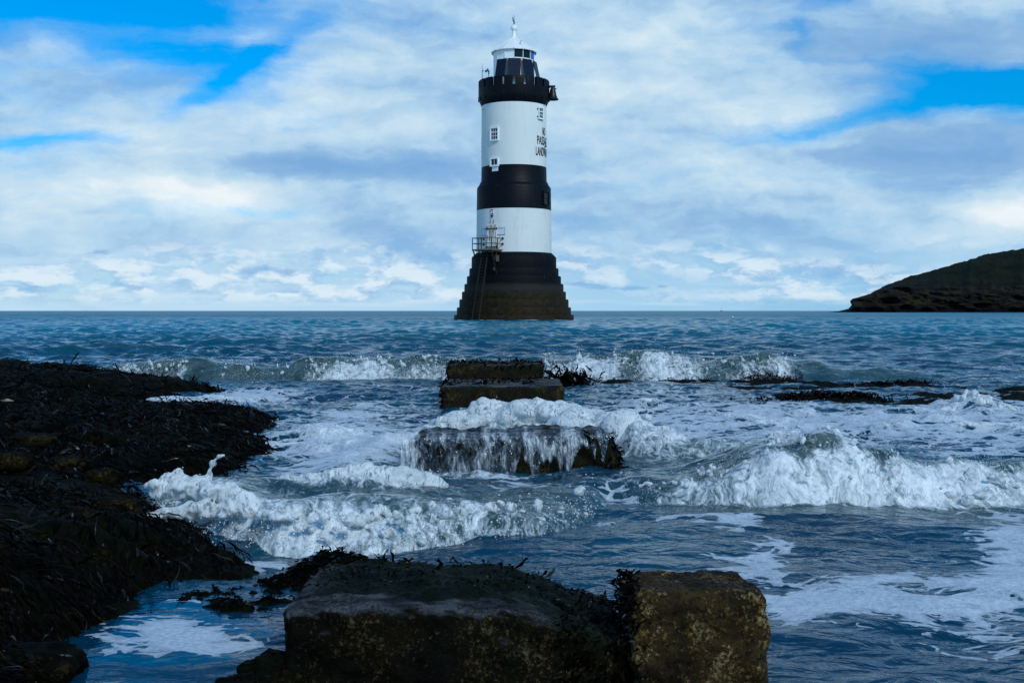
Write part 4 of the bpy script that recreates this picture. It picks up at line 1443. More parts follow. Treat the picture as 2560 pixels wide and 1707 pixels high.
def reef_h(x, y):
    d = poly_sdf(x, y, REEF_W)
    ed = d + 0.10 * fbm2(x * 2.2, y * 2.2, 4, 101)
    z = np.where(ed > 0, 0.24 * (1 - np.exp(-ed / 0.38)), ed * 0.5)
    z = z + np.clip(d, 0, 1) * (0.10 * fbm2(x * 0.9, y * 0.9, 3, 111) + 0.085 * fbm2(x * 2.7, y * 2.7, 5, 121, 0.6)) + 0.034 * fbm2(x * 9, y * 9, 4, 131, 0.6)
    # lower towards the far, right-hand tip; pools and runnels in the upper face
    z = z - 0.10 * np.exp(-((x + 2.4) / 1.0) ** 2 - ((y - 11.2) / 1.6) ** 2)
    for px, py, rx, ry, a in ((330, 1012, .85, .55, .36), (210, 1000, .5, .35, .24), (560, 1000, .9, 1.1, .22), (470, 985, .5, .3, .16), (600, 1080, .45, .5, .14), (180, 1440, .16, .06, .22), (235, 1175, .12, .08, .12), (340, 1400, .2, .08, .12)):
        cx, cy = at(px, py, 0.03)
        z = z - a * np.exp(-((x - cx) / rx) ** 2 - ((y - cy) / ry) ** 2)
    z = z + 0.10 * np.exp(-((x + 1.9) / 0.5) ** 2 - ((y - 3.3) / 0.8) ** 2)
    return z - 0.015


def build_reef():
    nr, nc = 760, 520
    yy = np.geomspace(1.5, 16.5, nr)
    u = np.linspace(-0.78, -0.10, nc)
    Y = np.repeat(yy[:, None], nc, 1)
    X = u[None, :] * (Y + 1.0)
    Z = reef_h(X, Y)
    o = np_mesh('reef', np.stack([X, Y, Z], -1).reshape(-1, 3), grid_faces(nr, nc), M_REEF)
    tag(o, kind='structure')
    # wet seaweed over it
    rng = np.random.default_rng(33)
    n = 95000
    y = np.exp(rng.uniform(np.log(1.9), np.log(15.2), n))
    x = rng.uniform(-0.70, -0.12, n) * (y + 0.8)
    z = reef_h(x, y)
    dens = fbm2(x * 0.9, y * 0.9, 3, 141)
    keep = (z > 0.0) & (dens * 1.3 + 0.12 - 0.16 * sst(y, 6.2, 4.8) > rng.uniform(-0.5, 0.4, n)) & (poly_sdf(x, y, REEF_W) > 0.0)
    x, y, z = x[keep], y[keep], z[keep]
    e = 0.04
    gx = (reef_h(x + e, y) - reef_h(x - e, y)) / (2 * e)
    gy = (reef_h(x, y + e) - reef_h(x, y - e)) / (2 * e)
    down = np.stack([-gx * 0.8 + 0.25, -gy * 0.8 - 0.25, -(gx ** 2 + gy ** 2) * 0.5], 1)
    lens = rng.uniform(0.06, 0.20, len(x)) * (0.42 + 0.055 * y)
    wid = rng.uniform(0.003, 0.011, len(x)) * (0.50 + 0.08 * y)
    pts = np.stack([x, y, z + rng.uniform(0.0, 0.035, len(x))], 1)
    s = fronds('seaweed', pts, lens, wid, M_KELP, None, down, 0.35, 6, 3)
    tag(s, 'dark wet bladderwrack matted over the reef at the left', 'seaweed', kind='stuff')
    # upright tufts along the seaward skyline of the reef
    n = 2600
    px = rng.uniform(-500, 700, n)
    edge = np.array([at(a, b, 0.03) for a, b in REEF[:9]])
    ang = (px - 1280) / FPX
    eang = edge[:, 0] / edge[:, 1]
    ey = np.interp(ang, eang, edge[:, 1])
    y = ey - np.abs(rng.normal(size=n)) * 0.5
    x = ang * y
    z = reef_h(x, y)
    k = z > -0.02
    pts = np.stack([x, y, z], 1)[k]
    m = len(pts)
    s = fronds('seaweed', pts, rng.uniform(0.04, 0.12, m), rng.uniform(0.008, 0.02, m), M_KELP, None, np.tile([0.1, -0.1, 0.45], (m, 1)), 0.6, 5, 5, 0.8)
    tag(s, 'brown wrack tufts standing along the seaward edge of the left reef', 'seaweed', kind='stuff')


build_reef()


# low awash shelf at the right, with kelp
def build_shelf():
    poly = [at(px, py, 0.0) for px, py in ((1360, 962), (1500, 950), (1700, 945), (1900, 945), (2150, 955), (2400, 965), (2700, 970), (3000, 985), (2700, 1010), (2350, 1012), (2150, 1016), (1960, 1006), (1850, 980), (1700, 962), (1500, 962))]
    nr, nc = 160, 420
    yy = np.linspace(10.5, 16.2, nr)
    u = np.linspace(-0.01, 0.66, nc)
    Y = np.repeat(yy[:, None], nc, 1)
    X = u[None, :] * Y

    def hh(x, y):
        d = poly_sdf(x, y, poly)
        z = np.where(d > 0, 0.06 * (1 - np.exp(-d / 0.2)), d * 0.5) + 0.085 * fbm2(x * 1.9, y * 2.6, 5, 151, 0.6) - 0.052
        for px, py, rx, ry, a in ((1900, 948, 1.0, .35, .09), (2270, 966, .6, .3, .05), (2060, 1000, .5, .25, .06)):
            cx, cy = at(px, py, 0.0)
            z = z + a * np.exp(-((x - cx) / rx) ** 2 - ((y - cy) / ry) ** 2)
        return z
    o = np_mesh('reef', np.stack([X, Y, hh(X, Y)], -1).reshape(-1, 3), grid_faces(nr, nc), M_REEF)
    tag(o, kind='structure')
    rng = np.random.default_rng(44)
    spots = [(1900, 947, .9, .28, 2200), (2230, 966, .5, .2, 420), (2060, 1000, .55, .22, 900), (1620, 949, 1.0, .15, 420)]
    P = []
    for px, py, rx, ry, n in spots:
        cx, cy = at(px, py, 0.0)
        x = cx + rng.normal(size=n) * rx * 0.6
        y = cy + rng.normal(size=n) * ry * 0.6
        z = np.maximum(hh(x, y), 0.0) + rng.uniform(0.0, 0.05, n)
        P.append(np.stack([x, y, z], 1))
    P = np.concatenate(P)
    m = len(P)
    s = fronds('seaweed', P, rng.uniform(0.06, 0.18, m), rng.uniform(0.008, 0.022, m), M_KELP2, None, np.tile([0.35, -0.15, -0.06], (m, 1)), 0.10, 6, 7, 0.7)
    tag(s, 'brown kelp draped over the low shelf at the right of the stones', 'seaweed', kind='stuff')
    # clump beside the farthest stone
    cx, cy = at(1425, 958, 0.0)
    cx, cy = (1418 - 1280) * 14.4 / FPX, 14.4
    n = 420
    pts = np.stack([cx + rng.normal(size=n) * 0.15, cy + rng.normal(size=n) * 0.12, np.abs(rng.normal(size=n)) * 0.07 + 0.02], 1)
    root = empty('kelp_clump', (0, 0, 0))
    root.location = (cx, cy, 0)
    o = fronds('kelp_fronds', pts - np.array([cx, cy, 0]), rng.uniform(0.10, 0.22, n), rng.uniform(0.012, 0.03, n), M_KELP2, root, np.tile([0, 0, 0.35], (n, 1)), 0.6, 6, 9, 1.1)
    tag(o, kind='stuff')
    tag(root, 'red-brown kelp clump sticking out of the surf right of the farthest stone', 'seaweed clump')


build_shelf()


# ------------------------------------------------------------------ stepping stones
def stone_mesh(name, x0, x1, y0, y1, z0, z1, mat, parent, seed, rnd=0.05, rough=0.02, dens=55, tilt=0.0, dome=0.0, slope=None):
    """weathered block: a dense box rounded at its edges and worn by noise"""
    cx, cy = (x0 + x1) / 2, (y0 + y1) / 2
    hx, hy, hz = (x1 - x0) / 2, (y1 - y0) / 2, (z1 - z0) / 2
    cz = (z0 + z1) / 2
    V, F = [], []
    off = 0
    for axis in range(3):
        for sgn in (-1, 1):
            a, b = [(1, 2), (2, 0), (0, 1)][axis]
            H = (hx, hy, hz)
            na = max(6, int(2 * H[a] * dens))
            nb = max(6, int(2 * H[b] * dens))
            A, B = np.meshgrid(np.linspace(-H[a], H[a], na + 1), np.linspace(-H[b], H[b], nb + 1), indexing='ij')
            p = np.zeros((A.size, 3))
            p[:, a] = A.ravel()
            p[:, b] = B.ravel()
            p[:, axis] = sgn * H[axis]
            f = grid_faces(na + 1, nb + 1)
            if sgn < 0:
                f = f[:, ::-1]
            V.append(p)
            F.append(f + off)
            off += len(p)
    P = np.concatenate(V)
    F = np.concatenate(F)
    H = np.array([hx, hy, hz])
    core = np.clip(P, -(H - rnd), H - rnd)
    d = P - core
    ln = np.linalg.norm(d, axis=1, keepdims=True) + 1e-9
    P = core + d / ln * np.minimum(ln, rnd)
    nrm = d / ln
    W = P + np.array([cx, cy, cz])
    nz = fbm3(W * 3.0, 4, seed) * rough * 1.6 + fbm3(W * 14.0, 4, seed + 5) * rough * 0.8 + np.abs(fbm3(W * 45.0, 3, seed + 9)) * rough * 0.35
    W = W + nrm * nz[:, None]
    top = np.clip((W[:, 2] - z0) / (z1 - z0), 0, 1)
    W[:, 2] += top * (tilt * (W[:, 0] - cx) + dome * (1 - ((W[:, 0] - cx) / hx) ** 2))
    if slope is not None:
        W[:, 2] += top * slope(W[:, 0], W[:, 1])
    # weld the six sides
    key = np.round(W * 4000).astype(np.int64)
    _, idx, inv = np.unique(key, axis=0, return_index=True, return_inverse=True)
    inv = inv.ravel()
    W2 = W[idx]
    F = inv[F]
    loc = np.array(parent.location)
    o = np_mesh(name, W2 - loc, F, mat, parent)
    return o, W


GROUP = 'stepping stones leading out to the lighthouse'


def weed_on(root, W, zmin, n, seed, ln=(0.02, 0.06), wd=(0.006, 0.014), mat=None, where=None, lift=0.5, down=None):
    rng = np.random.default_rng(seed)
    c = W[W[:, 2] > zmin]
    if where is not None:
        c = c[where(c)]
    if len(c) == 0:
        return None
    p = c[rng.integers(0, len(c), n)] + rng.normal(size=(n, 3)) * 0.006
    dn = np.tile(down if down is not None else [0, -0.05, 0.25], (n, 1))
    return tag(fronds('seaweed', p - np.array(root.location), rng.uniform(*ln, n), rng.uniform(*wd, n), mat or M_KELP, root, dn, lift, 5, seed, 1.0), kind='stuff')


def build_stones():
    # nearest stone: wide, worn, its back and left covered in green weed
    r0 = empty('stepping_stone', (-0.14, 3.05, 0))
    tag(r0, 'nearest wide mossy stepping stone with a worn grey top edge', 'stepping stone', GROUP)

    def sl(x, y):
        return -0.085 * sst(x, -0.05, 0.30) - 0.10 * sst(y, 3.25, 3.50) * sst(x, -0.2, 0.2) - 0.015 * sst(x, -0.40, -0.6)
    st, W = stone_mesh('stone', -0.575, 0.30, 2.82, 3.36, -0.5, 0.212, M_FRONT_TOP, r0, 5, 0.040, 0.026, 110, slope=sl)
    weed_on(r0, W, 0.06, 1500, 61, (0.008, 0.022), (0.003, 0.007), M_KELP, lambda c: (c[:, 1] > 3.0) & (c[:, 2] > 0.1) & (np.abs(fbm2(c[:, 0] * 3, c[:, 1] * 3, 3, 4)) < 0.25), 0.5, [0, 0.1, 0.15])
    weed_on(r0, W, 0.02, 1500, 62, (0.015, 0.045), (0.003, 0.008), M_KELP, lambda c: (c[:, 0] > 0.12), 0.5, [0.05, -0.2, 0.0])
    weed_on(r0, W, 0.17, 26, 63, (0.03, 0.07), (0.006, 0.012), M_KELP, lambda c: (c[:, 1] > 3.25), 0.6, [0, 0, 0.5])
    r1 = empty('stepping_stone', (0.46, 3.0, 0))
    tag(r1, 'squarish brown barnacle-crusted stone at the right end of the nearest stone', 'stepping stone', GROUP)
    st, W = stone_mesh('stone', 0.300, 0.635, 2.80, 3.12, -0.5, 0.240, M_BOULDER, r1, 15, 0.035, 0.026, 140, tilt=0.02, dome=0.012)
    weed_on(r1, W, -0.1, 700, 64, (0.015, 0.04), (0.003, 0.008), M_KELP, lambda c: (c[:, 0] < 0.33), 0.5, [-0.1, -0.25, 0.05])
    weed_on(r1, W, 0.10, 220, 65, (0.02, 0.05), (0.004, 0.010), M_KELP, lambda c: (c[:, 0] < 0.32) & (c[:, 2] > 0.17), 0.6, [-0.1, 0, 0.6])
    # second: awash
    r2 = empty('stepping_stone', (0.02, 6.8, 0))
    tag(r2, 'second stepping stone awash, with sea water pouring down its front face', 'stepping stone', GROUP)
    st, W2 = stone_mesh('stone', -0.58, 0.615, 6.48, 7.12, -0.5, 0.228, M_BLOCK, r2, 25, 0.05, 0.034, 60, slope=lambda x, y: -0.05 * sst(x, 0.50, 0.64) - 0.03 * sst(x, -0.46, -0.6) + 0.012 * np.sin(x * 7))
    weed_on(r2, W2, 0.0, 500, 66, (0.02, 0.07), (0.006, 0.014), M_KELP, lambda c: (c[:, 0] > 0.56) | ((c[:, 2] > 0.19) & (c[:, 0] > 0.2) & (c[:, 1] < 6.62)), 0.4, [0.1, -0.15, 0.0])
    weed_on(r2, W2, 0.0, 350, 67, (0.03, 0.08), (0.006, 0.014), M_KELP, lambda c: (c[:, 0] < -0.5) & (c[:, 1] < 6.7), 0.3, [-0.1, -0.2, -0.35])
    r3 = empty('stepping_stone', (-0.09, 11.5, 0))
    tag(r3, 'third stepping stone with a pale wet top and clean square edges', 'stepping stone', GROUP)
    st, W3 = stone_mesh('stone', -0.69, 0.505, 10.95, 12.1, -0.5, 0.225, M_BLOCK, r3, 35, 0.03, 0.016, 45)
    weed_on(r3, W3, 0.19, 320, 68, (0.03, 0.09), (0.01, 0.02), M_KELP, lambda c: (c[:, 1] > 11.1) & (c[:, 0] < 0.3), 0.5)
    weed_on(r3, W3, 0.0, 160, 69, (0.03, 0.08), (0.01, 0.02), M_KELP, lambda c: (c[:, 0] < -0.66), 0.4, [-0.3, 0, 0.1])
    r4 = empty('stepping_stone', (-0.21, 14.7, 0))
    tag(r4, 'farthest stepping stone, its top edge fringed with dark seaweed', 'stepping stone', GROUP)
    st, W4 = stone_mesh('stone', -0.81, 0.385, 14.3, 15.1, -0.5, 0.275, M_BLOCK, r4, 45, 0.04, 0.022, 40)
    weed_on(r4, W4, 0.23, 700, 70, (0.03, 0.09), (0.01, 0.022), M_KELP, None, 0.5)
    weed_on(r4, W4, 0.0, 260, 71, (0.04, 0.10), (0.012, 0.025), M_KELP, lambda c: (c[:, 0] > 0.34) | (c[:, 0] < -0.78), 0.3, [0, -0.2, -0.3])
    return W2


def mat_front():
    """nearest stone: dark weedy sides, worn grey rim along the front of its top, green weed behind"""
    m, t = new_mat('mossy_stone_worn_top')
    tc = t.node('ShaderNodeTexCoord')
    pos = tc.outputs['Object']
    x, y, z = t.sep(pos)
    up = t.sep(t.node('ShaderNodeNewGeometry').outputs['Normal'])[2]
    n1 = t.noise(pos, 7.0, 6.0, 0.65)
    n2 = t.noise(pos, 45.0, 5.0, 0.7)
    side = t.mix(t.ss(n1, 0.36, 0.66), (0.0009, 0.0008, 0.0004), (0.0062, 0.0042, 0.0013))
    gr = t.ss(t.noise(t.v('MULTIPLY', pos, (1, 1, 0.4)), 9.0, 4.0, 0.6), 0.45, 0.62)
    side = t.mix(t.m('MULTIPLY', gr, 0.7), side, (0.0055, 0.008, 0.002))
    sp = t.noise(pos, 95.0, 5.0, 0.76)
    bar = t.ss(t.m('ADD', sp, t.m('MULTIPLY', t.m('SUBTRACT', t.noise(pos, 6.0, 5.0, 0.65), 0.5), 0.75)), 0.52, 0.66)
    side = t.mix(t.ss(t.noise(pos, 38.0, 4.0, 0.6), 0.52, 0.40, 0.0, 0.7), side, (0.002, 0.002, 0.001))
    side = t.mix(t.m('MULTIPLY', bar, 0.6), side, t.mix(t.ss(n2, 0.4, 0.6), (0.045, 0.028, 0.008), (0.12, 0.10, 0.045)))
    topc = t.mix(t.ss(t.noise(pos, 5.0, 5.0, 0.6), 0.35, 0.65), (0.002, 0.0046, 0.0018), (0.008, 0.012, 0.005))
    rim = t.ss(t.m('ADD', t.m('MULTIPLY', y, -1.0), t.m('MULTIPLY', t.m('SUBTRACT', t.noise(t.v('MULTIPLY', pos, (1, 2.2, 1)), 6.0, 5.0, 0.65), 0.5), 0.36)), 0.115, 0.185)
    lft = t.ss(t.m('ADD', t.m('MULTIPLY', x, -1.0), t.m('MULTIPLY', t.m('SUBTRACT', n1, 0.5), 0.3)), 0.34, 0.42)
    rim = t.m('MULTIPLY', t.m('MAXIMUM', rim, lft), t.ss(x, 0.30, 0.18))
    grey = t.mix(t.ss(t.noise(t.v('MULTIPLY', pos, (5, 22, 10)), 1.0, 5.0, 0.6), 0.38, 0.62), (0.012, 0.013, 0.014), (0.07, 0.075, 0.08))
    topc = t.mix(rim, topc, grey)
    col = t.mix(t.ss(up, 0.35, 0.75), side, topc)
    h = t.m('ADD', t.m('ADD', t.m('MULTIPLY', n1, 0.6), t.m('MULTIPLY', n2, 0.6)), t.m('MULTIPLY', bar, 0.4))
    t.out(t.bsdf(col, t.m('ADD', 0.42, t.m('MULTIPLY', n2, 0.4)), 0.07, t.bump(h, 0.9, 0.02)))
    return m


M_FRONT_TOP = mat_front()
W_AWASH = build_stones()


# ------------------------------------------------------------------ loose rocks on the reef and foreground
def rock(loc, size, mat, label, seed, flat=0.6):
    n = 40
    th = np.linspace(0, 2 * np.pi, n, endpoint=False)
    ph = np.linspace(0.02, np.pi - 0.02, n // 2)
    T, P = np.meshgrid(th, ph)
    d = np.stack([np.sin(P) * np.cos(T), np.sin(P) * np.sin(T), np.cos(P)], -1).reshape(-1, 3)
    q = np.sign(d) * np.abs(d) ** 0.75
    rr = 1 + 0.55 * fbm3(d * 1.6 + seed, 4, seed) + 0.12 * fbm3(d * 7 + seed, 3, seed + 3)
    rr = rr + 0.16 * fbm3(d * 3.1 + seed, 3, seed + 6)
    V = q * rr[:, None] * np.array([size[0], size[1], size[2]])
    o = np_mesh('rock', V, grid_faces(n // 2, n, True)[:, ::-1], mat)
    o.location = loc
    tag(o, label, 'rock', 'rocks bare of weed on the left reef')


for px, py, sx, sy, sz, lb in ((290, 1195, .10, .12, .06, 'olive rock patch bare of weed left of the breaking bore'), (160, 1108, .13, .16, .05, 'broad low brown rock showing through weed near the left edge'),
                               (25, 1130, .09, .12, .06, 'brown rock at the left edge of the photo half under weed'), (90, 1078, .14, .16, .05, 'small ochre rock beneath the skyline of the left reef'),
                               (250, 1125, .08, .10, .05, 'flat brown rock in the middle of the left reef'), (95, 1540, .05, .06, .035, 'small yellowish stone beside the foreground pool')):
    x, y = at(px, py, 0.26)
    zz = float(reef_h(np.array([x]), np.array([y]))[0])
    rock((x, y, zz + sz * 0.05), (sx, sy, sz), M_ROCK, lb, int(px) % 97)
for px, py, sx, sy, sz, lb in ((680, 1720, .10, .08, .07, 'dark jagged rock at the foot of the nearest stone'), (600, 1745, .08, .07, .05, 'lower dark rock beside the foreground pool'),
                               (25, 1690, .17, .13, .07, 'black weedy rock in the bottom left corner')):
    x, y = at(px, py, 0.0)
    rock((x, y, 0.0), (sx, sy, sz), M_REEF, lb, int(px) % 89)


# wet weedy rock barely awash behind and left of the nearest stone
def build_awash():
    nr, nc = 200, 240
    yy = np.linspace(2.75, 4.3, nr)
    u = np.linspace(-0.40, 0.02, nc)
    Y = np.repeat(yy[:, None], nc, 1)
    X = u[None, :] * Y
    PX = 1280 + FPX * X / Y
    PY = 777 + FPX * CAM_H / Y
    g = np.exp(-((PX - 590) / 200) ** 4 - ((PY - 1500) / 55) ** 4) * 0.045 + 0.12 * np.exp(-((PX - 850) / 130) ** 2 - ((PY - 1440) / 30) ** 2)
    Z = -0.058 + g * 1.05 + 0.055 * fbm2(X * 5, Y * 8, 5, 171, 0.65) + 0.022 * fbm2(X * 24, Y * 24, 4, 181, 0.6)
    o = np_mesh('reef', np.stack([X, Y, Z], -1).reshape(-1, 3), grid_faces(nr, nc), M_REEF)
    tag(o, kind='structure')
    rng = np.random.default_rng(72)
    P = np.stack([X, Y, Z], -1).reshape(-1, 3)
    P = P[P[:, 2] > 0.002]
    n = 2600
    p = P[rng.integers(0, len(P), n)] + rng.normal(size=(n, 3)) * 0.004
    f = fronds('seaweed', p, rng.uniform(0.012, 0.045, n), rng.uniform(0.003, 0.008, n), M_KELP, None, np.tile([0.1, -0.2, 0.06], (n, 1)), 0.4, 5, 73, 1.0)
    tag(f, 'short dark weed on the low wet rock beside the foreground pool', 'seaweed', kind='stuff')


build_awash()

# ------------------------------------------------------------------ spray and heaped foam
_ICO = {}


def ico(sub):
    if sub not in _ICO:
        import bmesh
        bm = bmesh.new()
        bmesh.ops.create_icosphere(bm, subdivisions=sub, radius=1.0)
        v = np.array([p.co[:] for p in bm.verts])
        f = np.array([[q.index for q in p.verts] for p in bm.faces])
        bm.free()
        _ICO[sub] = (v, f)
    return _ICO[sub]


def balls_mesh(name, C, rad, sub, mat, stretch=None):
    v, f = ico(sub)
    n = len(C)
    sc = np.ones((n, 3)) if stretch is None else stretch
    V = (C[:, None, :] + v[None] * (rad[:, None] * sc)[:, None, :]).reshape(-1, 3)
    F = (f[None] + (np.arange(n) * len(v))[:, None, None]).reshape(-1, 3)
    return np_mesh(name, V, F, mat)


def foam_mass(name, C, rad, voxel, label, drops=None, drop_r=None, seed=0, amp=0.5, iters=3):
    srng = np.random.default_rng(seed + 5)
    o = balls_mesh(name, C, rad, 2, M_FOAM, srng.uniform(0.55, 1.7, (len(C), 3)) * np.array([1.15, 0.9, 0.9]))
    md = o.modifiers.new('remesh', 'REMESH')
    md.mode = 'VOXEL'
    md.voxel_size = voxel
    md.use_smooth_shade = True
    sm = o.modifiers.new('smooth', 'SMOOTH')
    sm.factor = 0.5
    sm.iterations = iters
    dg = bpy.context.evaluated_depsgraph_get()
    me = bpy.data.meshes.new_from_object(o.evaluated_get(dg))
    old = o.data
    bpy.data.objects.remove(o)
    bpy.data.meshes.remove(old)
    n = len(me.vertices)
    co = np.empty(n * 3, np.float32)
    me.vertices.foreach_get('co', co)
    no = np.empty(n * 3, np.float32)
    me.vertices.foreach_get('normal', no)
    co, no = co.reshape(-1, 3), no.reshape(-1, 3)
    co = co + no * (voxel * amp * 4 * fbm3(co * (0.22 / voxel), 3, seed))[:, None]
    tri = []
    me.calc_loop_triangles()
    T = np.empty(len(me.loop_triangles) * 3, np.int32)
    me.loop_triangles.foreach_get('vertices', T)
    T = T.reshape(-1, 3)
    bpy.data.meshes.remove(me)
    if drops is not None and len(drops):
        v, f = ico(1)
        nd = len(drops)
        rng = np.random.default_rng(seed + 77)
        st = 1 + rng.uniform(-0.25, 0.6, (nd, 3))
        V = (drops[:, None, :] + v[None] * (drop_r[:, None] * st)[:, None, :]).reshape(-1, 3)
        F = (f[None] + (np.arange(nd) * len(v))[:, None, None]).reshape(-1, 3) + len(co)
        co = np.concatenate([co, V])
        T = np.concatenate([T, F])
    ob = np_mesh(name, co, T, M_FOAM)
    tag(ob, label, 'sea foam', kind='stuff')
    return ob


def jets(rng, n, base_fn, vmax, rmax, spread=0.5, back=0.1, steps=7, g=9.8):
    """thrown tongues of water: chains of balls along ballistic paths, with loose drops beyond the tip"""
    C, Rr, D, Dr = [], [], [], []
    for _ in range(n):
        p = np.array(base_fn(rng))
        sp = vmax * rng.uniform(0.25, 1.0) ** 1.4
        v = np.array([rng.normal() * spread * sp, rng.normal() * spread * sp * 0.6 - back * sp, sp])
        T = 2 * sp / g * rng.uniform(0.35, 0.6)
        r0 = rmax * rng.uniform(0.35, 1.0)
        for k in range(steps):
            q = k / (steps - 1)
            tt = T * q
            pos = p + v * tt + np.array([0, 0, -0.5 * g * tt * tt])
            rr = r0 * (1 - 0.8 * q) * rng.uniform(0.7, 1.2)
            C.append(pos + rng.normal(size=3) * r0 * 0.25)
            Rr.append(rr)
        for k in range(int(rng.integers(3, 9))):
            tt = T * rng.uniform(0.6, 1.5)
            vv = v * rng.uniform(0.8, 1.2, 3)
            D.append(p + vv * tt + np.array([0, 0, -0.5 * g * tt * tt]) + rng.normal(size=3) * 0.01)
            Dr.append(r0 * rng.uniform(0.06, 0.20))
    return C, Rr, D, Dr


def sea_z(x, y):
    return sea(np.asarray(x, float), np.asarray(y, float), True)[0]


def surf_band(name, label, zones, crest, hxy, wf, rb, voxel, seed, jet_v, dens, jet_n, y_off=0.0):
    rng = np.random.default_rng(seed)
    C, Rr, D, Dr = [], [], [], []
    for x0, x1, st in zones:
        n = int(dens * (x1 - x0) * st)
        x = rng.uniform(x0, x1, n)
        env = np.clip(np.sin(np.pi * (x - x0) / (x1 - x0)), 0, 1) ** 0.4
        q = rng.uniform(0, 1, n)
        y = crest(x) + y_off - wf * q * 1.15
        h = np.interp(x, *hxy)
        lump = 0.5 + 0.5 * fbm2(x * 3.3 / max(wf * 2.5, .3), y * 3, 3, seed)
        z = np.maximum(sea_z(x, y), 0) + (rng.uniform(-0.2, 0.35, n) * h * lump) * env * st
        r = rb * rng.uniform(0.3, 1.0, n) ** 1.5 * (0.4 + 0.6 * env)
        C.append(np.stack([x, y, z], 1))
        Rr.append(r)

        def bf(rg, x0=x0, x1=x1):
            xx = rg.uniform(x0, x1)
            yy = float(crest(np.array([xx]))[0]) + y_off - wf * rg.uniform(0.0, 0.8)
            return (xx, yy, float(np.interp(xx, *hxy)) * rg.uniform(0.45, 0.95))
        c, r_, d, dr = jets(rng, int(jet_n * (x1 - x0) * st), bf, jet_v * (0.6 + 0.5 * st), rb * 0.55)
        if c:
            C.append(np.array(c))
            Rr.append(np.array(r_))
            D += d
            Dr += dr
        # fine spray
        m = int(2600 * (x1 - x0) * st)
        xx = rng.uniform(x0, x1, m)
        hh = np.interp(xx, *hxy)
        yy = crest(xx) + y_off - wf * rng.uniform(-0.2, 1.5, m)
        zz = np.maximum(sea_z(xx, yy), 0) * rng.uniform(0.6, 1.05, m) + hh * rng.exponential(0.16, m)
        D += list(np.stack([xx, yy, zz], 1))
        Dr += list(rb * rng.uniform(0.05, 0.14, m) * rng.uniform(0.4, 1, m))
    foam_mass(name, np.concatenate(C), np.concatenate(Rr), voxel, label, np.array(D), np.array(Dr), seed)


surf_band('sea_foam', 'white surf bursting along the far ledge beyond the stones',
          [(-7.4, -6.4, .45), (-5.5, -4.55, .9), (-4.1, -2.95, .40), (-2.85, -0.65, 1.0), (0.35, 2.05, 1.0), (2.05, 3.2, .75), (3.2, 3.95, .9)],
          crest_a, HA, 0.45, 0.036, 0.013, 201, 1.7, 26, 46)
surf_band('sea_foam', 'tall tumbling breaker of white foam at the right',
          [(0.55, 1.05, .45), (0.95, 1.95, 1.0), (1.75, 2.6, .8), (2.4, 3.4, .85)],
          crest_f, HF, 0.30, 0.022, 0.0070, 202, 1.2, 40, 60)


def foam_e():
    rng = np.random.default_rng(203)
    n = 160
    x = rng.uniform(-1.6, 0.40, n)
    st = np.interp(x, [-1.6, -1.2, -0.6, 0.0, 0.4], [1, 1, .9, .6, .3])
    s = np.abs(rng.normal(size=n)) * 0.17
    y = front_e(x) + 0.02 + s
    h = np.interp(x, *HE)
    lump = np.clip(0.5 + 0.9 * fbm2(x * 4, y * 4, 3, 9), 0, 1.4)
    z = np.maximum(sea_z(x, y), 0.0) * rng.uniform(0.25, 1.0, n) + h * 0.22 * lump * st * np.exp(-(s / .2))
    r = 0.030 * rng.uniform(0.25, 1.0, n) ** 1.6 * st + 0.003
    C, Rr = [np.stack([x, y, z], 1)], [r]

    def bf(rg):
        xx = -1.55 + 1.9 * rg.uniform(0, 1) ** 1.5
        return (xx, float(front_e(np.array([xx]))[0]) + rg.uniform(0.0, 0.25), 0.11)
    c, r_, D, Dr = jets(rng, 70, bf, 0.95, 0.020)
    C.append(np.array(c))
    Rr.append(np.array(r_))
    # lip thrown over the reef at the left end, with one curling tongue
    for (p0, p1, p2, ra) in (((-1.30, 5.05, .10), (-1.42, 5.0, .20), (-1.60, 4.98, .16), .035), ((-1.35, 5.0, .12), (-1.48, 5.0, .24), (-1.53, 4.98, .19), .028),
                             ((-1.33, 5.05, .14), (-1.37, 5.02, .29), (-1.27, 5.0, .315), .0135), ((-1.2, 4.95, .1), (-1.28, 4.95, .22), (-1.33, 4.9, .16), .03),
                             ((-1.1, 4.8, .1), (-1.15, 4.78, .19), (-1.20, 4.72, .10), .03), ((-1.25, 4.9, .08), (-1.45, 4.85, .12), (-1.58, 4.88, .05), .026)):
        p0, p1, p2 = map(np.array, (p0, p1, p2))
        for q in np.linspace(0, 1, 48):
            pos = p0 * (1 - q) ** 2 + 2 * p1 * q * (1 - q) + p2 * q * q
            k = 1 if ra < 0.02 else 2
            for _ in range(k):
                C.append((pos + rng.normal(size=3) * ra * (0.15 if ra < .02 else 0.5))[None])
                Rr.append(np.array([ra * (1 - 0.55 * q + (0.2 if ra < .02 and q > .85 else 0)) * rng.uniform(0.7, 1.1)]))
    # rounded white lip along the crest behind
    xx = np.linspace(-1.12, -0.36, 110)
    yy = 5.52 + 0.10 * (xx + 0.7) + 0.03 * np.sin(xx * 9)
    zz = sea_z(xx, yy)
    C.append(np.stack([xx, yy, zz + 0.006], 1))
    Rr.append(0.020 + 0.030 * np.exp(-((xx + .55) / .28) ** 2))
    m = 1500
    dx = rng.uniform(-1.6, 0.4, m)
    dy_ = front_e(dx) + rng.normal(size=m) * 0.06
    D += list(np.stack([dx, dy_, np.abs(rng.normal(size=m)) * 0.07], 1))
    Dr += list(rng.uniform(0.0012, 0.004, m))
    foam_mass('sea_foam', np.concatenate(C), np.concatenate(Rr), 0.0075, 'white foaming bore rushing onto the reef at the left', np.array(D), np.array(Dr), 203)


foam_e()


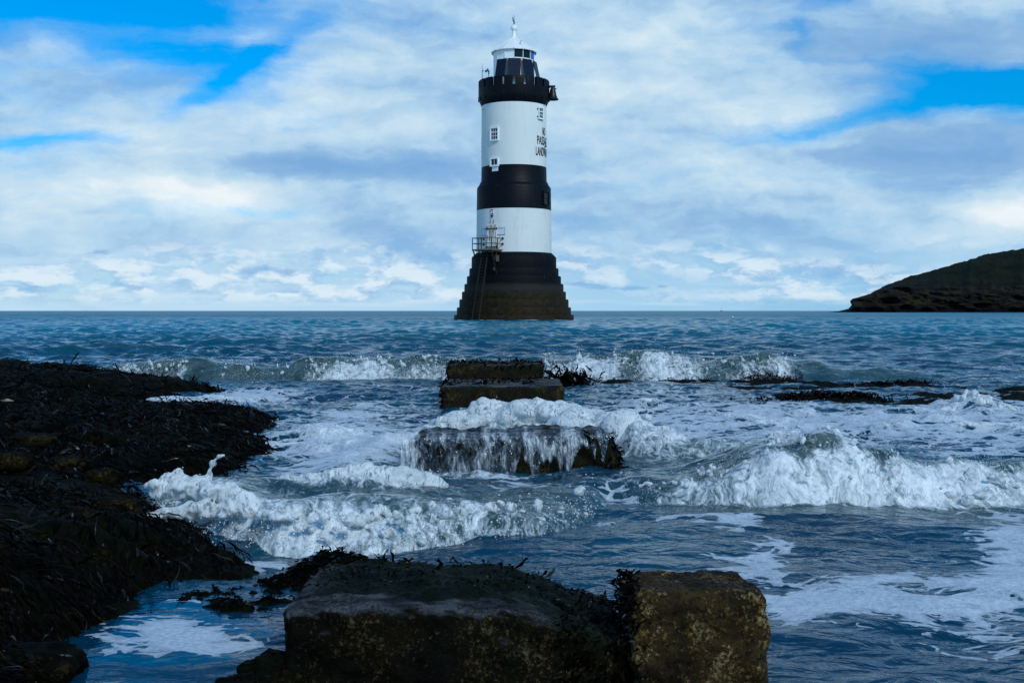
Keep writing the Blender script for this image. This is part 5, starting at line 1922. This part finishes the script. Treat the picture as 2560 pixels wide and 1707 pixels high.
def foam_d():
    """rounded heaps of foam between the second and third stones"""
    rng = np.random.default_rng(204)
    C, Rr = [], []
    for cx, cy, top, rr in ((-0.42, 7.95, .22, .09), (-0.28, 8.05, .27, .10), (-0.16, 8.10, .335, .085), (0.0, 8.05, .24, .10), (0.13, 8.0, .32, .11), (0.24, 7.95, .32, .10), (0.36, 7.9, .30, .085),
                            (0.50, 7.75, .27, .11), (0.62, 7.65, .25, .10), (0.80, 7.45, .26, .115), (0.90, 7.35, .22, .10), (1.02, 7.3, .16, .09), (0.45, 7.5, .22, .08), (0.3, 7.45, .25, .07)):
        for _ in range(16):
            v = rng.normal(size=3)
            v /= np.linalg.norm(v)
            k = rng.uniform(0.2, 1) ** 0.5
            C.append([cx + v[0] * rr * k * 1.35, cy + v[1] * rr * k, top - rr * 0.9 + v[2] * rr * k * 0.85])
            Rr.append(rr * rng.uniform(0.4, 0.7))
    for cx, cy, top, rr in ((4.22, 10.6, .21, .07), (4.34, 10.5, .16, .08), (4.48, 10.42, .10, .09)):
        for _ in range(26):
            v = rng.normal(size=3)
            v /= np.linalg.norm(v)
            C.append([cx + v[0] * rr * 1.5, cy + v[1] * rr, top - rr * .8 + v[2] * rr * .7])
            Rr.append(rr * rng.uniform(0.2, 0.5))
    c, r_, D, Dr = jets(rng, 26, lambda rg: (rg.uniform(-0.5, 1.0), rg.uniform(7.5, 8.1), .20), 1.0, 0.025)
    C += c
    Rr += r_
    m = 90
    D += list(np.stack([rng.uniform(-0.8, 1.1, m), rng.uniform(7.3, 8.2, m), .15 + np.abs(rng.normal(size=m)) * .12], 1))
    Dr += list(rng.uniform(0.002, 0.005, m))
    foam_mass('sea_foam', np.array(C), np.array(Rr), 0.012, 'rounded white foam heaped between the second and third stones', np.array(D), np.array(Dr), 204, 0.2, 8)


foam_d()


def build_curtain():
    """water falling off the front of the awash stone"""
    nu, nv = 640, 150
    xs = np.linspace(-0.63, 0.57, nu)
    v = np.linspace(0, 1, nv)
    Xg = np.repeat(xs[None, :], nv, 0)
    Vg = np.repeat(v[:, None], nu, 1)
    drop = np.clip((Vg - 0.22) / 0.78, 0, 1)
    y = np.where(Vg < 0.22, 6.75 - (Vg / 0.22) * 0.28, 6.452 - 0.055 * drop ** 0.7)
    ztop = 0.262 + 0.015 * (Xg - 0.02)
    z = np.where(Vg < 0.22, ztop + 0.004, ztop - 0.012 - 0.29 * drop ** 1.25)
    z = z - 0.018 * sst(Vg, 0.15, 0.26)
    ribs = fbm2(Xg * 22, drop * 1.3, 4, 191, 0.55)
    y = y - 0.020 * ribs * sst(Vg, 0.15, 0.5) - 0.012 * fbm2(Xg * 60, drop * 5, 2, 195)
    reach = np.interp(xs, [-.63, -.56, -.5, -.1, -.02, .05, .12, .2, .26, .30, .36, .40, .43, .47, .49, .52, .57],
                      [1.2, 1.15, 1.1, 1.1, .9, .45, .75, .5, .55, .62, .42, .25, .14, .36, .12, .34, .05])[None, :]
    reach = reach + 0.30 * pn2(xs * 26, xs * 0, 197)[None, :] * (reach < 1.0)
    cover = np.interp(xs, [-.63, -.5, -.3, -.1, 0, .15, .3, .5, .57], [.72, .66, .66, .72, .38, .36, .55, .55, .4])[None, :]
    al = cover - 0.10 + 0.75 * fbm2(Xg * 6 + 0.35 * pn2(drop * 3, Xg * 4, 3), drop * 0.9, 3, 203, 0.6) + 0.50 * fbm2(Xg * 17 + 0.8 * pn2(drop * 3, Xg * 4, 3), drop * 1.4, 4, 199, 0.6) + 0.12 * pn2(Xg * 55, drop * 2.6, 198)
    al = al - 1.6 * np.maximum(drop - reach, 0) * 3
    al = al + 0.25 * sst(drop, 0.85, 1.0) * (reach > 1)
    al = np.where(Vg < 0.20, al - 0.18 + 0.5 * fbm2(Xg * 9, Vg * 9, 3, 193), al)
    F = grid_faces(nv, nu)
    av = al.reshape(-1)
    keep = av[F].max(1) > 0.16
    F = F[keep]
    o = np_mesh('falling_water', np.stack([Xg, y, z], -1).reshape(-1, 3), F, M_CURTAIN, attrs={'alpha': np.clip(av, 0, 1)})
    tag(o, 'thin white water streaming off the front of the awash second stone', 'falling water', kind='stuff')


build_curtain()
